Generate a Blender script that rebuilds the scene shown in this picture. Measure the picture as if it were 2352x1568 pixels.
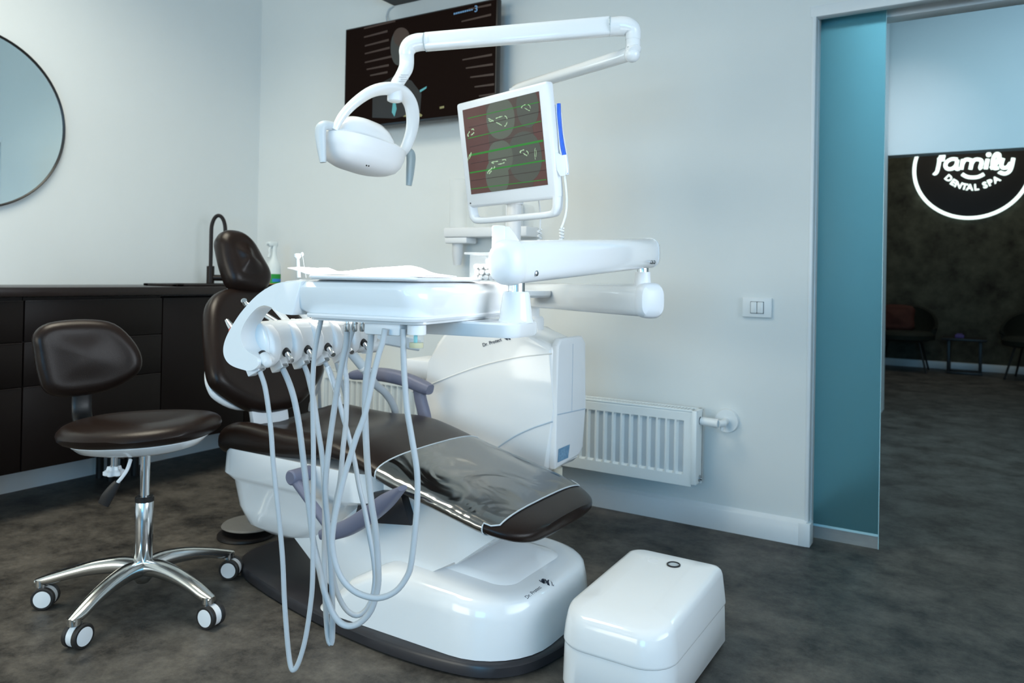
import bpy, bmesh, math, random
from mathutils import Vector, Matrix
random.seed(7)
PI = math.pi
S = bpy.context.scene
COL = S.collection
for o in list(bpy.data.objects):
    bpy.data.objects.remove(o)

# ------------------------------------------------------------------ camera
F = 1750.0; PX, PY = 1176.0, 621.71            # focal length and principal point for a 2352 px wide frame
YAW, PIT, ROL = .55352368, -.00579004, .01842907
def rot3(y, p, r):
    Ry = Matrix(((math.cos(y), 0, math.sin(y)), (0, 1, 0), (-math.sin(y), 0, math.cos(y))))
    Rx = Matrix(((1, 0, 0), (0, math.cos(p), -math.sin(p)), (0, math.sin(p), math.cos(p))))
    Rz = Matrix(((math.cos(r), -math.sin(r), 0), (math.sin(r), math.cos(r), 0), (0, 0, 1)))
    return Rz @ Rx @ Ry
W2C = rot3(YAW, PIT, ROL) @ Matrix(((1, 0, 0), (0, 0, -1), (0, 1, 0)))
CAM = Vector((0, 0, 1.05))
cd = bpy.data.cameras.new('camera'); cam = bpy.data.objects.new('camera', cd); COL.objects.link(cam)
R = Matrix((W2C[0], -W2C[1], -W2C[2])).transposed()
cam.matrix_world = Matrix.Translation(CAM) @ R.to_4x4()
cd.sensor_width = 36; cd.lens = 36 * F / 2352
cd.shift_y = (PY - 784) / 2352
cd.clip_start = .05
cd.dof.use_dof = True; cd.dof.focus_distance = 1.75; cd.dof.aperture_fstop = 5.0
S.camera = cam

# ------------------------------------------------------------------ world, lights, exposure
S.view_settings.view_transform = 'Standard'; S.view_settings.look = 'None'
S.view_settings.gamma = 1; S.view_settings.use_curve_mapping = False
S.view_settings.exposure = 0.29
w = bpy.data.worlds.new('world'); S.world = w; w.use_nodes = True
w.node_tree.nodes['Background'].inputs[0].default_value = (.62, .80, .90, 1)
w.node_tree.nodes['Background'].inputs[1].default_value = .15
def area(name, loc, aim, sx, sy, power, col, spread=180):
    l = bpy.data.lights.new(name, 'AREA'); l.shape = 'RECTANGLE'; l.size = sx; l.size_y = sy
    l.energy = power; l.color = col; l.spread = math.radians(spread)
    o = bpy.data.objects.new(name, l); COL.objects.link(o)
    o.location = loc
    o.rotation_euler = (Vector(aim) - Vector(loc)).to_track_quat('-Z', 'Y').to_euler()
    return o
area('window_light_front', (-2.4, -3.55, 1.6), (-2.2, 2, 1.0), 2.6, 1.6, 66, (1.0, .985, .87))
area('added_fill_front_right', (.5, -3.55, 1.5), (.2, 2.4, .6), 1.5, 1.5, 62, (.15, .57, 1.0))  # added blue fill for the right wall and floor, no known source there
area('window_light_right', (1.52, 1.25, 1.5), (-2, 1.3, 1.0), 2.1, 1.4, 15, (.80, .90, 1.0), 85)
area('ceiling_light', (-2.5, 1.2, 3.17), (-2.5, 1.2, 0), 1.3, 1.0, 32, (1.0, .93, .76), 140)
area('hall_light', (1.2, 5.2, 3.12), (.5, 7.0, 2.2), 1.0, .5, 22, (.40, .72, 1.0))
area('added_hall_wall_fill', (-.46, 5.2, 3.17), (-.56, 5.2, 0), .10, 3.0, 34, (.58, .88, 1.0))  # added strip, brightens the wall top behind the frosted glass
area('hall_spot', (-.42, 5.5, 3.16), (-.60, 7.0, 2.15), .12, .12, .6, (1.0, .97, 1.0), 50)
area('hall_far_light', (-.2, 9.3, 3.15), (-.2, 10.0, 0), 1.6, .8, 12, (1.0, .92, .74))

# ------------------------------------------------------------------ photo measurements -> world points
def ray(px, py):
    return W2C.transposed() @ Vector(((px - PX) / F, (py - PY) / F, 1))
def VD(px, py, d): return CAM + ray(px, py) * d
def VX(px, py, x): r = ray(px, py); return CAM + r * ((x - CAM.x) / r.x)
def VY(px, py, y): r = ray(px, py); return CAM + r * ((y - CAM.y) / r.y)
def VZ(px, py, z): r = ray(px, py); return CAM + r * ((z - CAM.z) / r.z)
FWD = Vector((-.5257, .8506, 0)); RGT = Vector((.8506, .5257, 0)); UP = Vector((0, 0, 1))

# ------------------------------------------------------------------ materials
MATS = {}
def mat(name, col, rough=.5, metal=0, spec=.5, coat=0, emit=None, es=0, trans=0, ior=1.45, bump=None, noise=None, sss=0):
    m = bpy.data.materials.new(name); m.use_nodes = True
    nt = m.node_tree; b = nt.nodes['Principled BSDF']
    b.inputs['Base Color'].default_value = (*col, 1)
    b.inputs['Roughness'].default_value = rough; b.inputs['Metallic'].default_value = metal
    b.inputs['Specular IOR Level'].default_value = spec
    b.inputs['Coat Weight'].default_value = coat; b.inputs['Coat Roughness'].default_value = .08
    b.inputs['IOR'].default_value = ior
    b.inputs['Transmission Weight'].default_value = trans
    if emit: b.inputs['Emission Color'].default_value = (*emit, 1); b.inputs['Emission Strength'].default_value = es
    tc = None
    if bump or noise:
        tc = nt.nodes.new('ShaderNodeTexCoord')
    if noise:                                        # (scale, second colour, low, high[, roughness variation])
        n = nt.nodes.new('ShaderNodeTexNoise'); n.inputs['Scale'].default_value = noise[0]
        n.inputs['Detail'].default_value = 8; n.inputs['Roughness'].default_value = .65
        nt.links.new(tc.outputs['Object'], n.inputs['Vector'])
        r = nt.nodes.new('ShaderNodeValToRGB')
        r.color_ramp.elements[0].position = noise[2]; r.color_ramp.elements[1].position = noise[3]
        r.color_ramp.elements[0].color = (*col, 1); r.color_ramp.elements[1].color = (*noise[1], 1)
        nt.links.new(n.outputs['Fac'], r.inputs['Fac']); nt.links.new(r.outputs['Color'], b.inputs['Base Color'])
    if bump:                                         # (scale, strength)
        n = nt.nodes.new('ShaderNodeTexNoise'); n.inputs['Scale'].default_value = bump[0]; n.inputs['Detail'].default_value = 5
        nt.links.new(tc.outputs['Object'], n.inputs['Vector'])
        bp = nt.nodes.new('ShaderNodeBump'); bp.inputs['Strength'].default_value = bump[1]; bp.inputs['Distance'].default_value = .01
        nt.links.new(n.outputs['Fac'], bp.inputs['Height']); nt.links.new(bp.outputs['Normal'], b.inputs['Normal'])
    MATS[name] = m
    return m
WALL = mat('wall_paint', (.74, .77, .76), .6, bump=(160, .03), noise=(1.5, (.76, .79, .78), .35, .65))
CEIL = mat('ceiling_paint', (.8, .8, .78), .8, noise=(2, (.78, .78, .76), .4, .6))
TRIM = mat('trim_white', (.76, .80, .82), .35, noise=(3, (.78, .82, .84), .4, .6))
FLOOR = mat('floor_vinyl', (.020, .019, .018), .47, spec=.30, bump=(60, .05), noise=(4.6, (.160, .146, .126), .38, .72))
for n_ in FLOOR.node_tree.nodes:
    if n_.type == 'TEX_NOISE' and n_.inputs['Scale'].default_value < 10: n_.inputs['Detail'].default_value = 12; n_.inputs['Roughness'].default_value = .80
WPL = mat('white_plastic', (.83, .85, .86), .12, coat=.3, noise=(2, (.84, .86, .87), .4, .6))
WSAT = mat('white_satin', (.80, .82, .84), .38, noise=(2, (.82, .84, .86), .4, .6))
GPL = mat('grey_plastic', (.50, .56, .60), .35, noise=(6, (.52, .58, .62), .4, .6))
LGR = mat('lamp_handle_grey', (.33, .41, .44), .35, noise=(6, (.35, .43, .46), .4, .6))
LEA = mat('brown_leatherette', (.0125, .0072, .0055), .31, spec=.27, bump=(400, .06), noise=(4, (.0150, .0088, .0068), .4, .6))
CAB = mat('cabinet_laminate', (.0060, .0034, .0028), .45, spec=.22, noise=(1.5, (.0070, .0041, .0034), .4, .6))
WTOP = mat('worktop_laminate', (.013, .0075, .0062), .30, spec=.4, noise=(8, (.016, .0095, .008), .4, .6))
BLK = mat('black_plastic', (.012, .011, .011), .4, noise=(9, (.016, .014, .014), .4, .6))
FAU = mat('faucet_dark_bronze', (.009, .0052, .0042), .38, spec=.3, noise=(9, (.012, .007, .0056), .4, .6))
DGR = mat('base_dark_grey', (.030, .029, .033), .3, spec=.4, noise=(7, (.034, .033, .037), .4, .6))
ARM = mat('armrest_slate', (.135, .145, .21), .45, bump=(500, .08), noise=(5, (.145, .155, .22), .4, .6))
CHR = mat('chrome', (.78, .80, .82), .12, metal=1, noise=(5, (.80, .82, .84), .4, .6))
ALU = mat('polished_aluminium', (.66, .66, .64), .2, metal=1, noise=(9, (.70, .70, .68), .4, .6))
STEEL = mat('brushed_steel', (.45, .46, .47), .3, metal=1, noise=(30, (.5, .51, .52), .4, .6))
HOSE = mat('hose_grey', (.46, .50, .53), .4, noise=(20, (.48, .52, .55), .4, .6))
RUB = mat('tyre_black', (.018, .016, .015), .5, noise=(20, (.024, .021, .02), .4, .6))
LOGO = mat('logo_navy', (.012, .02, .045), .5, noise=(20, (.014, .023, .05), .4, .6))
SEAM = mat('seam_white', (.86, .86, .84), .4, noise=(9, (.88, .88, .86), .4, .6))
SEAMB = mat('seam_grey_blue', (.42, .52, .62), .5, noise=(9, (.44, .54, .64), .4, .6))
PAPER = mat('paper_white', (.86, .86, .87), .7, bump=(60, .15), noise=(12, (.88, .88, .89), .4, .6))
RED = mat('print_red', (.45, .09, .06), .6, noise=(30, (.5, .1, .07), .4, .6))
GRYP = mat('print_grey', (.40, .42, .45), .6, noise=(30, (.44, .46, .49), .4, .6))
COT = mat('cotton', (.62, .60, .58), .95, bump=(300, .4), noise=(60, (.66, .64, .62), .4, .6))
GREEN = mat('label_green', (.008, .27, .03), .5, noise=(30, (.01, .3, .035), .4, .6))
BLUE = mat('label_blue', (.02, .20, .55), .5, noise=(30, (.025, .23, .58), .4, .6))
ORNG = mat('label_orange', (.55, .13, .06), .5, noise=(30, (.58, .15, .07), .4, .6))
CAMB = mat('camera_blue', (.012, .10, .60), .3, noise=(20, (.015, .12, .63), .4, .6))
TEALP = mat('filter_teal', (.12, .55, .62), .5, noise=(20, (.14, .58, .65), .4, .6))
OIL = mat('cloudy_oil', (.62, .58, .32), .3, noise=(20, (.65, .61, .36), .4, .6))
LBLU = mat('rating_label_blue', (.13, .27, .42), .5, noise=(90, (.2, .36, .52), .45, .6))
CREAM = mat('cream_plastic', (.62, .60, .50), .45, noise=(9, (.65, .63, .53), .4, .6))
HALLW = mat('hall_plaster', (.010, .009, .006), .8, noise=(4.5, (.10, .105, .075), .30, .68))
CHV = mat('chair_velvet', (.006, .009, .005), .8, noise=(20, (.008, .012, .007), .4, .6))
CUSH = mat('cushion_rust', (.05, .012, .008), .8, noise=(20, (.06, .015, .01), .4, .6))
PURP = mat('card_purple', (.10, .06, .22), .5, noise=(20, (.12, .07, .26), .4, .6))
NEON = mat('neon_white', (.9, 1, .97), .5, emit=(.82, 1, .95), es=1.25)
SIGNB = mat('sign_black', (.004, .003, .003), .5, noise=(9, (.005, .004, .004), .4, .6))
MIR = mat('mirror_silver', (.80, .90, .90), .0, metal=1, noise=(1, (.81, .91, .91), .4, .6))
SWI = mat('switch_plate', (.78, .82, .83), .35, noise=(9, (.79, .83, .84), .4, .6))
RADM = mat('radiator_enamel', (.76, .82, .83), .3, noise=(4, (.78, .84, .85), .4, .6))
DARKG = mat('dark_gap', (.02, .025, .03), .6, noise=(9, (.024, .03, .036), .4, .6))
BOTTLE = mat('bottle_white', (.74, .79, .78), .35, noise=(9, (.76, .81, .8), .4, .6))
def milky(name, white, alpha, gloss=.06):
    m = bpy.data.materials.new(name); m.use_nodes = True; b = m.node_tree.nodes['Principled BSDF']
    b.inputs['Base Color'].default_value = (*white, 1); b.inputs['Alpha'].default_value = alpha; b.inputs['Roughness'].default_value = .25; b.inputs['Specular IOR Level'].default_value = gloss * 5
    n = m.node_tree.nodes.new('ShaderNodeTexNoise'); n.inputs['Scale'].default_value = 30; bp = m.node_tree.nodes.new('ShaderNodeBump'); bp.inputs['Strength'].default_value = .02
    m.node_tree.links.new(n.outputs['Fac'], bp.inputs['Height']); m.node_tree.links.new(bp.outputs['Normal'], b.inputs['Normal'])
    return m
def clear(name, tint, fac=.82, rough=.05, bump=None):
    m = bpy.data.materials.new(name); m.use_nodes = True; nt = m.node_tree
    nt.nodes.remove(nt.nodes['Principled BSDF'])
    tr = nt.nodes.new('ShaderNodeBsdfTransparent'); tr.inputs[0].default_value = (*tint, 1)
    gl = nt.nodes.new('ShaderNodeBsdfGlossy'); gl.inputs['Roughness'].default_value = rough
    gl.inputs[0].default_value = (.95, .97, .97, 1)
    lw = nt.nodes.new('ShaderNodeLayerWeight'); lw.inputs[0].default_value = fac
    mx = nt.nodes.new('ShaderNodeMixShader')
    nt.links.new(lw.outputs['Fresnel'], mx.inputs[0]); nt.links.new(tr.outputs[0], mx.inputs[1]); nt.links.new(gl.outputs[0], mx.inputs[2])
    nt.links.new(mx.outputs[0], nt.nodes['Material Output'].inputs[0])
    tc = nt.nodes.new('ShaderNodeTexCoord'); n = nt.nodes.new('ShaderNodeTexNoise')
    n.inputs['Scale'].default_value = bump[0] if bump else 3
    if bump: n.inputs['Distortion'].default_value = 1.2
    nt.links.new(tc.outputs['Object'], n.inputs['Vector'])
    bp = nt.nodes.new('ShaderNodeBump'); bp.inputs['Strength'].default_value = bump[1] if bump else .02
    bp.inputs['Distance'].default_value = .02
    nt.links.new(n.outputs['Fac'], bp.inputs['Height']); nt.links.new(bp.outputs['Normal'], gl.inputs['Normal'])
    MATS[name] = m
    return m
CLR = milky('clear_acrylic', (.86, .89, .90), .16)
CUPM = milky('clear_cups', (.95, .96, .97), .55)
FILM = clear('clear_vinyl_film', (.80, .86, .85), .70, .14, (6, .42))
GLS = bpy.data.materials.new('frosted_glass'); GLS.use_nodes = True
_b = GLS.node_tree.nodes['Principled BSDF']
_b.inputs['Base Color'].default_value = (.37, .76, .86, 1); _b.inputs['Roughness'].default_value = .34
_b.inputs['Transmission Weight'].default_value = .92; _b.inputs['IOR'].default_value = 1.2
_t = GLS.node_tree.nodes.new('ShaderNodeTexCoord'); _n = GLS.node_tree.nodes.new('ShaderNodeTexNoise'); _n.inputs['Scale'].default_value = 400
_u = GLS.node_tree.nodes.new('ShaderNodeBump'); _u.inputs['Strength'].default_value = .03
GLS.node_tree.links.new(_t.outputs['Object'], _n.inputs['Vector']); GLS.node_tree.links.new(_n.outputs['Fac'], _u.inputs['Height'])
GLS.node_tree.links.new(_u.outputs['Normal'], _b.inputs['Normal'])
GLE = mat('glass_edge', (.45, .72, .80), .15, spec=.8, noise=(9, (.47, .74, .82), .4, .6))

# ------------------------------------------------------------------ mesh helpers
def NB(): return bmesh.new()
def box(bm, lo, hi, bev=0, seg=2, M=None):
    c = [(lo[i] + hi[i]) / 2 for i in range(3)]; s = [abs(hi[i] - lo[i]) for i in range(3)]
    r = bmesh.ops.create_cube(bm, size=1)
    vs = r['verts']
    for v in vs: v.co = Vector((v.co.x * s[0] + c[0], v.co.y * s[1] + c[1], v.co.z * s[2] + c[2]))
    if bev:
        es = list({e for v in vs for e in v.link_edges})
        rr = bmesh.ops.bevel(bm, geom=es, offset=min(bev, min(s) * .49), segments=seg, profile=.5, affect='EDGES')
        vs = list({v for f in rr['faces'] for v in f.verts} | {v for v in vs if v.is_valid})
    if M is not None:
        for v in vs: v.co = M @ v.co
    return bm
def loft(bm, rings, cap0=True, cap1=True, closed=True):
    vr = [[bm.verts.new(p) for p in r] for r in rings]
    n = len(rings[0])
    for a, b in zip(vr, vr[1:]):
        for i in range(n if closed else n - 1):
            j = (i + 1) % n
            bm.faces.new((a[i], a[j], b[j], b[i]))
    if cap0: bm.faces.new(vr[0][::-1])
    if cap1: bm.faces.new(vr[-1])
    return vr
def catmull(pts, k=6, closed=False):
    P = [Vector(p) for p in pts]; out = []; n = len(P)
    rng = range(n if closed else n - 1)
    for i in rng:
        if closed: p0, p1, p2, p3 = P[i - 1], P[i], P[(i + 1) % n], P[(i + 2) % n]
        else: p0, p1, p2, p3 = P[max(i - 1, 0)], P[i], P[i + 1], P[min(i + 2, n - 1)]
        for j in range(k):
            t = j / k
            out.append(.5 * ((2 * p1) + (p2 - p0) * t + (2 * p0 - 5 * p1 + 4 * p2 - p3) * t * t + (3 * p1 - p0 - 3 * p2 + p3) * t ** 3))
    if not closed: out.append(P[-1].copy())
    return out
def tube(bm, pts, r, n=12, k=0, closed=False, ry=None, up=None, expo=2.0):
    """sweep an ellipse (r across, ry along 'up') along pts; r may be a list with one value per control point"""
    if k:
        if isinstance(r, (list, tuple)):
            rr = catmull([(x, 0, 0) for x in r], k, closed); r = [v.x for v in rr]
        if isinstance(ry, (list, tuple)):
            rr = catmull([(x, 0, 0) for x in ry], k, closed); ry = [v.x for v in rr]
        P = catmull(pts, k, closed)
    else: P = [Vector(p) for p in pts]
    m = len(P); rings = []
    nrm = None
    for i in range(m):
        if closed: t = P[(i + 1) % m] - P[i - 1]
        else: t = P[min(i + 1, m - 1)] - P[max(i - 1, 0)]
        t.normalize()
        if up is not None:
            nrm = Vector(up) - t * t.dot(Vector(up))
            if nrm.length < 1e-4: nrm = t.orthogonal()
        elif nrm is None: nrm = t.orthogonal()
        else:
            nrm = nrm - t * t.dot(nrm)
            if nrm.length < 1e-6: nrm = t.orthogonal()
        nrm.normalize(); b = t.cross(nrm)
        ra = r[i] if isinstance(r, (list, tuple)) else r
        rb = (ry[i] if isinstance(ry, (list, tuple)) else ry) if ry is not None else ra
        ring = []
        for j in range(n):
            a = 2 * PI * j / n; c, s = math.cos(a), math.sin(a)
            c = math.copysign(abs(c) ** (2 / expo), c); s = math.copysign(abs(s) ** (2 / expo), s)
            ring.append(P[i] + b * (c * ra) + nrm * (s * rb))
        rings.append(ring)
    if closed: rings.append(rings[0]); 
    if closed:
        vr = [[bm.verts.new(p) for p in q] for q in rings[:-1]]; vr.append(vr[0])
        for a, b in zip(vr, vr[1:]):
            for i in range(n): bm.faces.new((a[i], a[(i + 1) % n], b[(i + 1) % n], b[i]))
    else: loft(bm, rings)
    return bm
def frame(axis, up=None):
    z = Vector(axis).normalized()
    x = (Vector(up) if up is not None else z.orthogonal()); x = (x - z * z.dot(x)).normalized()
    y = z.cross(x)
    return x, y, z
def lathe(bm, prof, c=(0, 0, 0), axis=(0, 0, 1), n=24, cap0=True, cap1=True):
    x, y, z = frame(axis); c = Vector(c)
    rings = [[c + z * h + x * (r * math.cos(2 * PI * i / n)) + y * (r * math.sin(2 * PI * i / n)) for i in range(n)] for r, h in prof]
    loft(bm, rings, cap0, cap1)
    return bm
def cyl(bm, a, b, r, r2=None, n=20):
    a = Vector(a); b = Vector(b)
    return lathe(bm, [(r, 0), (r2 if r2 is not None else r, (b - a).length)], a, b - a, n)
def prism(bm, poly, f, w0, w1, bev=0, seg=2):
    """extrude a polygon (u, v) between w0 and w1; f(u, v, w) gives the world point"""
    a = [bm.verts.new(f(u, v, w0)) for u, v in poly]; b = [bm.verts.new(f(u, v, w1)) for u, v in poly]
    fs = [bm.faces.new(a[::-1]), bm.faces.new(b)]
    n = len(a)
    for i in range(n): fs.append(bm.faces.new((a[i], a[(i + 1) % n], b[(i + 1) % n], b[i])))
    if bev:
        es = [e for v in a for e in v.link_edges if e.other_vert(v) in a] + [e for v in b for e in v.link_edges if e.other_vert(v) in b]
        bmesh.ops.bevel(bm, geom=list(set(es)), offset=bev, segments=seg, profile=.5, affect='EDGES')
    return bm
def rrect(hx, hy, r, n=5, cx=0, cy=0):
    out = []
    for sx, sy, a0 in ((1, 1, 0), (-1, 1, 90), (-1, -1, 180), (1, -1, 270)):
        for i in range(n + 1):
            a = math.radians(a0 + 90 * i / n)
            out.append((cx + sx * (hx - r) + r * math.cos(a), cy + sy * (hy - r) + r * math.sin(a)))
    return out
def pad(bm, outline, O, U, V, t, crown=.012, edge=.45, k=3, bend=0):
    """a stuffed cushion: smoothed outline (u, v), thickness t along -N, rounded rim, crowned front; bend curves it about V"""
    O, U, V = Vector(O), Vector(U).normalized(), Vector(V).normalized(); N = U.cross(V)
    P = catmull([(u, v, 0) for u, v in outline], k, True)
    c = sum(P, Vector()) / len(P)
    rr = t * edge
    prof = [(.75, -t), (rr * .0 + .5, -t)]
    rings = []
    def ring(ins, h, scale=None):
        out = []
        for p in P:
            d = p - c; L = d.length
            q = c + d * (scale if scale is not None else max(0, 1 - ins / L))
            out.append(O + U * q.x + V * q.y + N * (h + bend * (q.x - c.x) ** 2))
        return out
    rings.append(ring(0, -t, .55))
    for i in range(5):
        a = PI / 2 * i / 4
        rings.append(ring(rr * (1 - math.sin(a)), -t + rr * .9 * (1 - math.cos(a))))
    for i in range(1, 7):
        a = PI / 2 * i / 6
        rings.append(ring(rr * (1 - math.cos(a)), -rr * .9 * (1 - math.sin(a)) - 0))
    inner = [max(.05, 1 - rr / (p - c).length) for p in P]
    for s in (.93, .85, .75, .62, .48, .33, .18, .06):
        out = []
        for p, q0 in zip(P, inner):
            q = c + (p - c) * (q0 * s)
            out.append(O + U * q.x + V * q.y + N * (crown * (1 - s * s) ** 2 + bend * (q.x - c.x) ** 2))
        rings.append(out)
    loft(bm, rings)
    return bm

# ------------------------------------------------------------------ object helpers
ROOT = {}
def finish(name, bm, m, loc, angle=38, smooth=True):
    bmesh.ops.recalc_face_normals(bm, faces=bm.faces)
    for v in bm.verts: v.co -= loc
    me = bpy.data.meshes.new(name); bm.to_mesh(me); bm.free()
    if smooth:
        me.polygons.foreach_set('use_smooth', [True] * len(me.polygons))
        me.set_sharp_from_angle(angle=math.radians(angle))
    me.materials.append(m)
    o = bpy.data.objects.new(name, me); COL.objects.link(o)
    return o
def thing(name, label, cat, loc, group=None):
    o = bpy.data.objects.new(name, None); COL.objects.link(o); o.location = loc
    o['label'] = label; o['category'] = cat
    if group: o['group'] = group
    o.empty_display_size = .05
    ROOT[o] = Vector(loc)
    return o
def part(parent, name, bm, m, label=None, angle=38, kind=None):
    loc = ROOT[parent]
    o = finish(name, bm, m, loc, angle); o.parent = parent; ROOT[o] = loc
    if label: o['label'] = label
    if kind: o['kind'] = kind
    return o
def solo(name, bm, m, label, cat, group=None, angle=38):
    xs = [v.co for v in bm.verts]
    loc = Vector(((min(v.x for v in xs) + max(v.x for v in xs)) / 2, (min(v.y for v in xs) + max(v.y for v in xs)) / 2, min(v.z for v in xs)))
    o = finish(name, bm, m, loc, angle); o.location = loc
    o['label'] = label; o['category'] = cat
    if group: o['group'] = group
    ROOT[o] = loc
    return o
def struct(name, bm, m, label=None, parent=None):
    loc = Vector((0, 0, 0))
    o = finish(name, bm, m, loc)
    if parent: o.parent = parent
    else: o['kind'] = 'structure'
    if label: o['label'] = label
    ROOT[o] = loc
    return o
def text_bm(s, size, M, depth=.0006, offset=0.0, align='LEFT', width=None):
    cu = bpy.data.curves.new('lettering', 'FONT'); cu.body = s; cu.size = size; cu.extrude = depth; cu.align_x = align
    cu.offset = offset; cu.resolution_u = 3
    ob = bpy.data.objects.new('lettering', cu); COL.objects.link(ob)
    dg = bpy.context.evaluated_depsgraph_get(); dg.update()
    me = bpy.data.meshes.new_from_object(ob.evaluated_get(dg))
    bm = NB(); bm.from_mesh(me)
    if width:
        k = width / (max(v.co.x for v in bm.verts) - min(v.co.x for v in bm.verts))
        for v in bm.verts: v.co.x *= k; v.co.y *= k
    for v in bm.verts: v.co = M @ v.co
    bpy.data.objects.remove(ob); bpy.data.meshes.remove(me); bpy.data.curves.remove(cu)
    return bm
def basis(O, U, V):
    U = Vector(U).normalized(); V = Vector(V).normalized(); N = U.cross(V)
    M = Matrix((U, V, N)).transposed().to_4x4()
    return Matrix.Translation(O) @ M

# ================================================================== THE SETTING
XL, YB, XR, YF, ZC = -3.846, 3.2, 1.56, -3.6, 3.2
struct('floor', box(NB(), (XL - .3, YF - .3, -.1), (3.5, 11.2, 0)), FLOOR)
struct('ceiling', box(NB(), (XL - .2, YF - .2, ZC), (3.5, 11.2, ZC + .1)), CEIL)
struct('wall_left', box(NB(), (XL - .12, YF, 0), (XL, YB + .2, ZC)), WALL)
bm = NB()                                              # back wall with the doorway on its right
box(bm, (XL - .1, YB, 0), (-.587, YB + .085, ZC)); box(bm, (XL - .1, YB + .13, 0), (-.60, YB + .22, ZC))
box(bm, (-.587, YB, 2.14), (XR, YB + .04, ZC)); box(bm, (-.60, YB + .13, 2.14), (XR, YB + .22, ZC)); box(bm, (.55, YB, 0), (XR, YB + .22, 2.14))
struct('wall_back', bm, WALL)
bm = NB(); box(bm, (XR, YF, 0), (XR + .12,   .17, ZC)); box(bm, (XR, 2.33, 0), (XR + .12, YB + .2, ZC))
box(bm, (XR, .17, 0), (XR + .12, 2.33, .75)); box(bm, (XR, .17, 2.25), (XR + .12, 2.33, ZC))
struct('wall_right', bm, WALL)
bm = NB(); box(bm, (XL, YF - .12, 0), (-3.72, YF, ZC)); box(bm, (-1.08, YF - .12, 0), (-.27, YF, ZC)); box(bm, (1.27, YF - .12, 0), (XR, YF, ZC))
for x0_, x1_ in ((-3.72, -1.08), (-.27, 1.27)): box(bm, (x0_, YF - .12, 0), (x1_, YF, .72)); box(bm, (x0_, YF - .12, 2.42), (x1_, YF, ZC))
struct('wall_front', bm, WALL)
def winframe(name, f, w, h):
    bm = NB()
    for a, b in (((0, 0), (w, .05)), ((0, h - .05), (w, h)), ((0, 0), (.05, h)), ((w - .05, 0), (w, h)), ((w / 2 - .025, 0), (w / 2 + .025, h))):
        p, q = f(a[0], a[1], 0), f(b[0], b[1], .05)
        box(bm, [min(p[i], q[i]) for i in range(3)], [max(p[i], q[i]) for i in range(3)], .004)
    return struct(name, bm, TRIM)
winframe('window_1', lambda u, v, w: (-3.72 + u, YF - .09 + w, .72 + v), 2.64, 1.7)
winframe('added_fill_window', lambda u, v, w: (-.27 + u, YF - .09 + w, .72 + v), 1.54, 1.7)  # added unseen frame and opening, made up to go with the blue fill
winframe('window_2', lambda u, v, w: (XR + .03 + w, .17 + u, .75 + v), 2.16, 1.5)
# baseboards: plain board with a sloped top
def board(a, b, out, h=.088, t=.02):
    a = Vector(a); b = Vector(b); o = Vector(out); bm = NB()
    prof = [(0, 0), (t, 0), (t, h - .004), (t - .003, h), (0, h + .012)]
    loft(bm, [[a + o * u + UP * v for u, v in prof], [b + o * u + UP * v for u, v in prof]])
    return bm
bm = board((XL, YB, 0), (-.58, YB, 0), (0, -1, 0)); box(bm, (-.61, YB - .0205, 0), (-.566, YB + .05, .090), .002)
struct('baseboard_back', bm, TRIM)
struct('baseboard_left', board((XL, YF, 0), (XL, YB - .02, 0), (1, 0, 0), .11), TRIM)
# door trim: jamb and head lining of the sliding door opening
bm = NB(); box(bm, (-.592, YB - .004, .088), (-.575, YB + .06, 2.108), .006); box(bm, (-.60, YB + .04, 0), (-.572, YB + .085, 2.11), .003)
struct('trim_1', bm, TRIM)
bm = NB(); box(bm, (-.60, YB - .004, 2.098), (.6, YB + .045, 2.145), .006); box(bm, (-.6, YB + .135, 2.098), (.6, YB + .22, 2.145), .004)
struct('trim_2', bm, TRIM)
# sliding frosted glass door, pushed back into its pocket
d = struct('door_1', box(NB(), (-.86, 3.305, .062), (-.336, 3.313, 2.12), .001), GLS)
struct('glass_edge', box(NB(), (-.3358, 3.304, .004), (-.3335, 3.314, 2.12)), GLE, parent=d)
struct('clear_strip', box(NB(), (-.86, 3.3065, .004), (-.336, 3.3115, .053)), CLR, parent=d)
struct('bottom_seal', box(NB(), (-.86, 3.303, .053), (-.336, 3.315, .062)), GLE, parent=d)
# hall beyond the door
struct('wall_hall_left', box(NB(), (-.80, YB + .22, 0), (-.68, 6.98, ZC)), WALL)
struct('wall_hall_right', box(NB(), (3.3, YB + .22, 0), (3.42, 10.8, ZC)), WALL)
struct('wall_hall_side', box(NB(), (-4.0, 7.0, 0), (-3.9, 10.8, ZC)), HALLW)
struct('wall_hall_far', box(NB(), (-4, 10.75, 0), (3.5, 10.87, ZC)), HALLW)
struct('wall_hall_bulkhead', box(NB(), (-.80, 7.0, 2.1), (3.3, 7.16, ZC)), WALL)
struct('baseboard_hall', box(NB(), (-4, 10.73, 0), (3.4, 10.75, .09), .003), TRIM)

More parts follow.
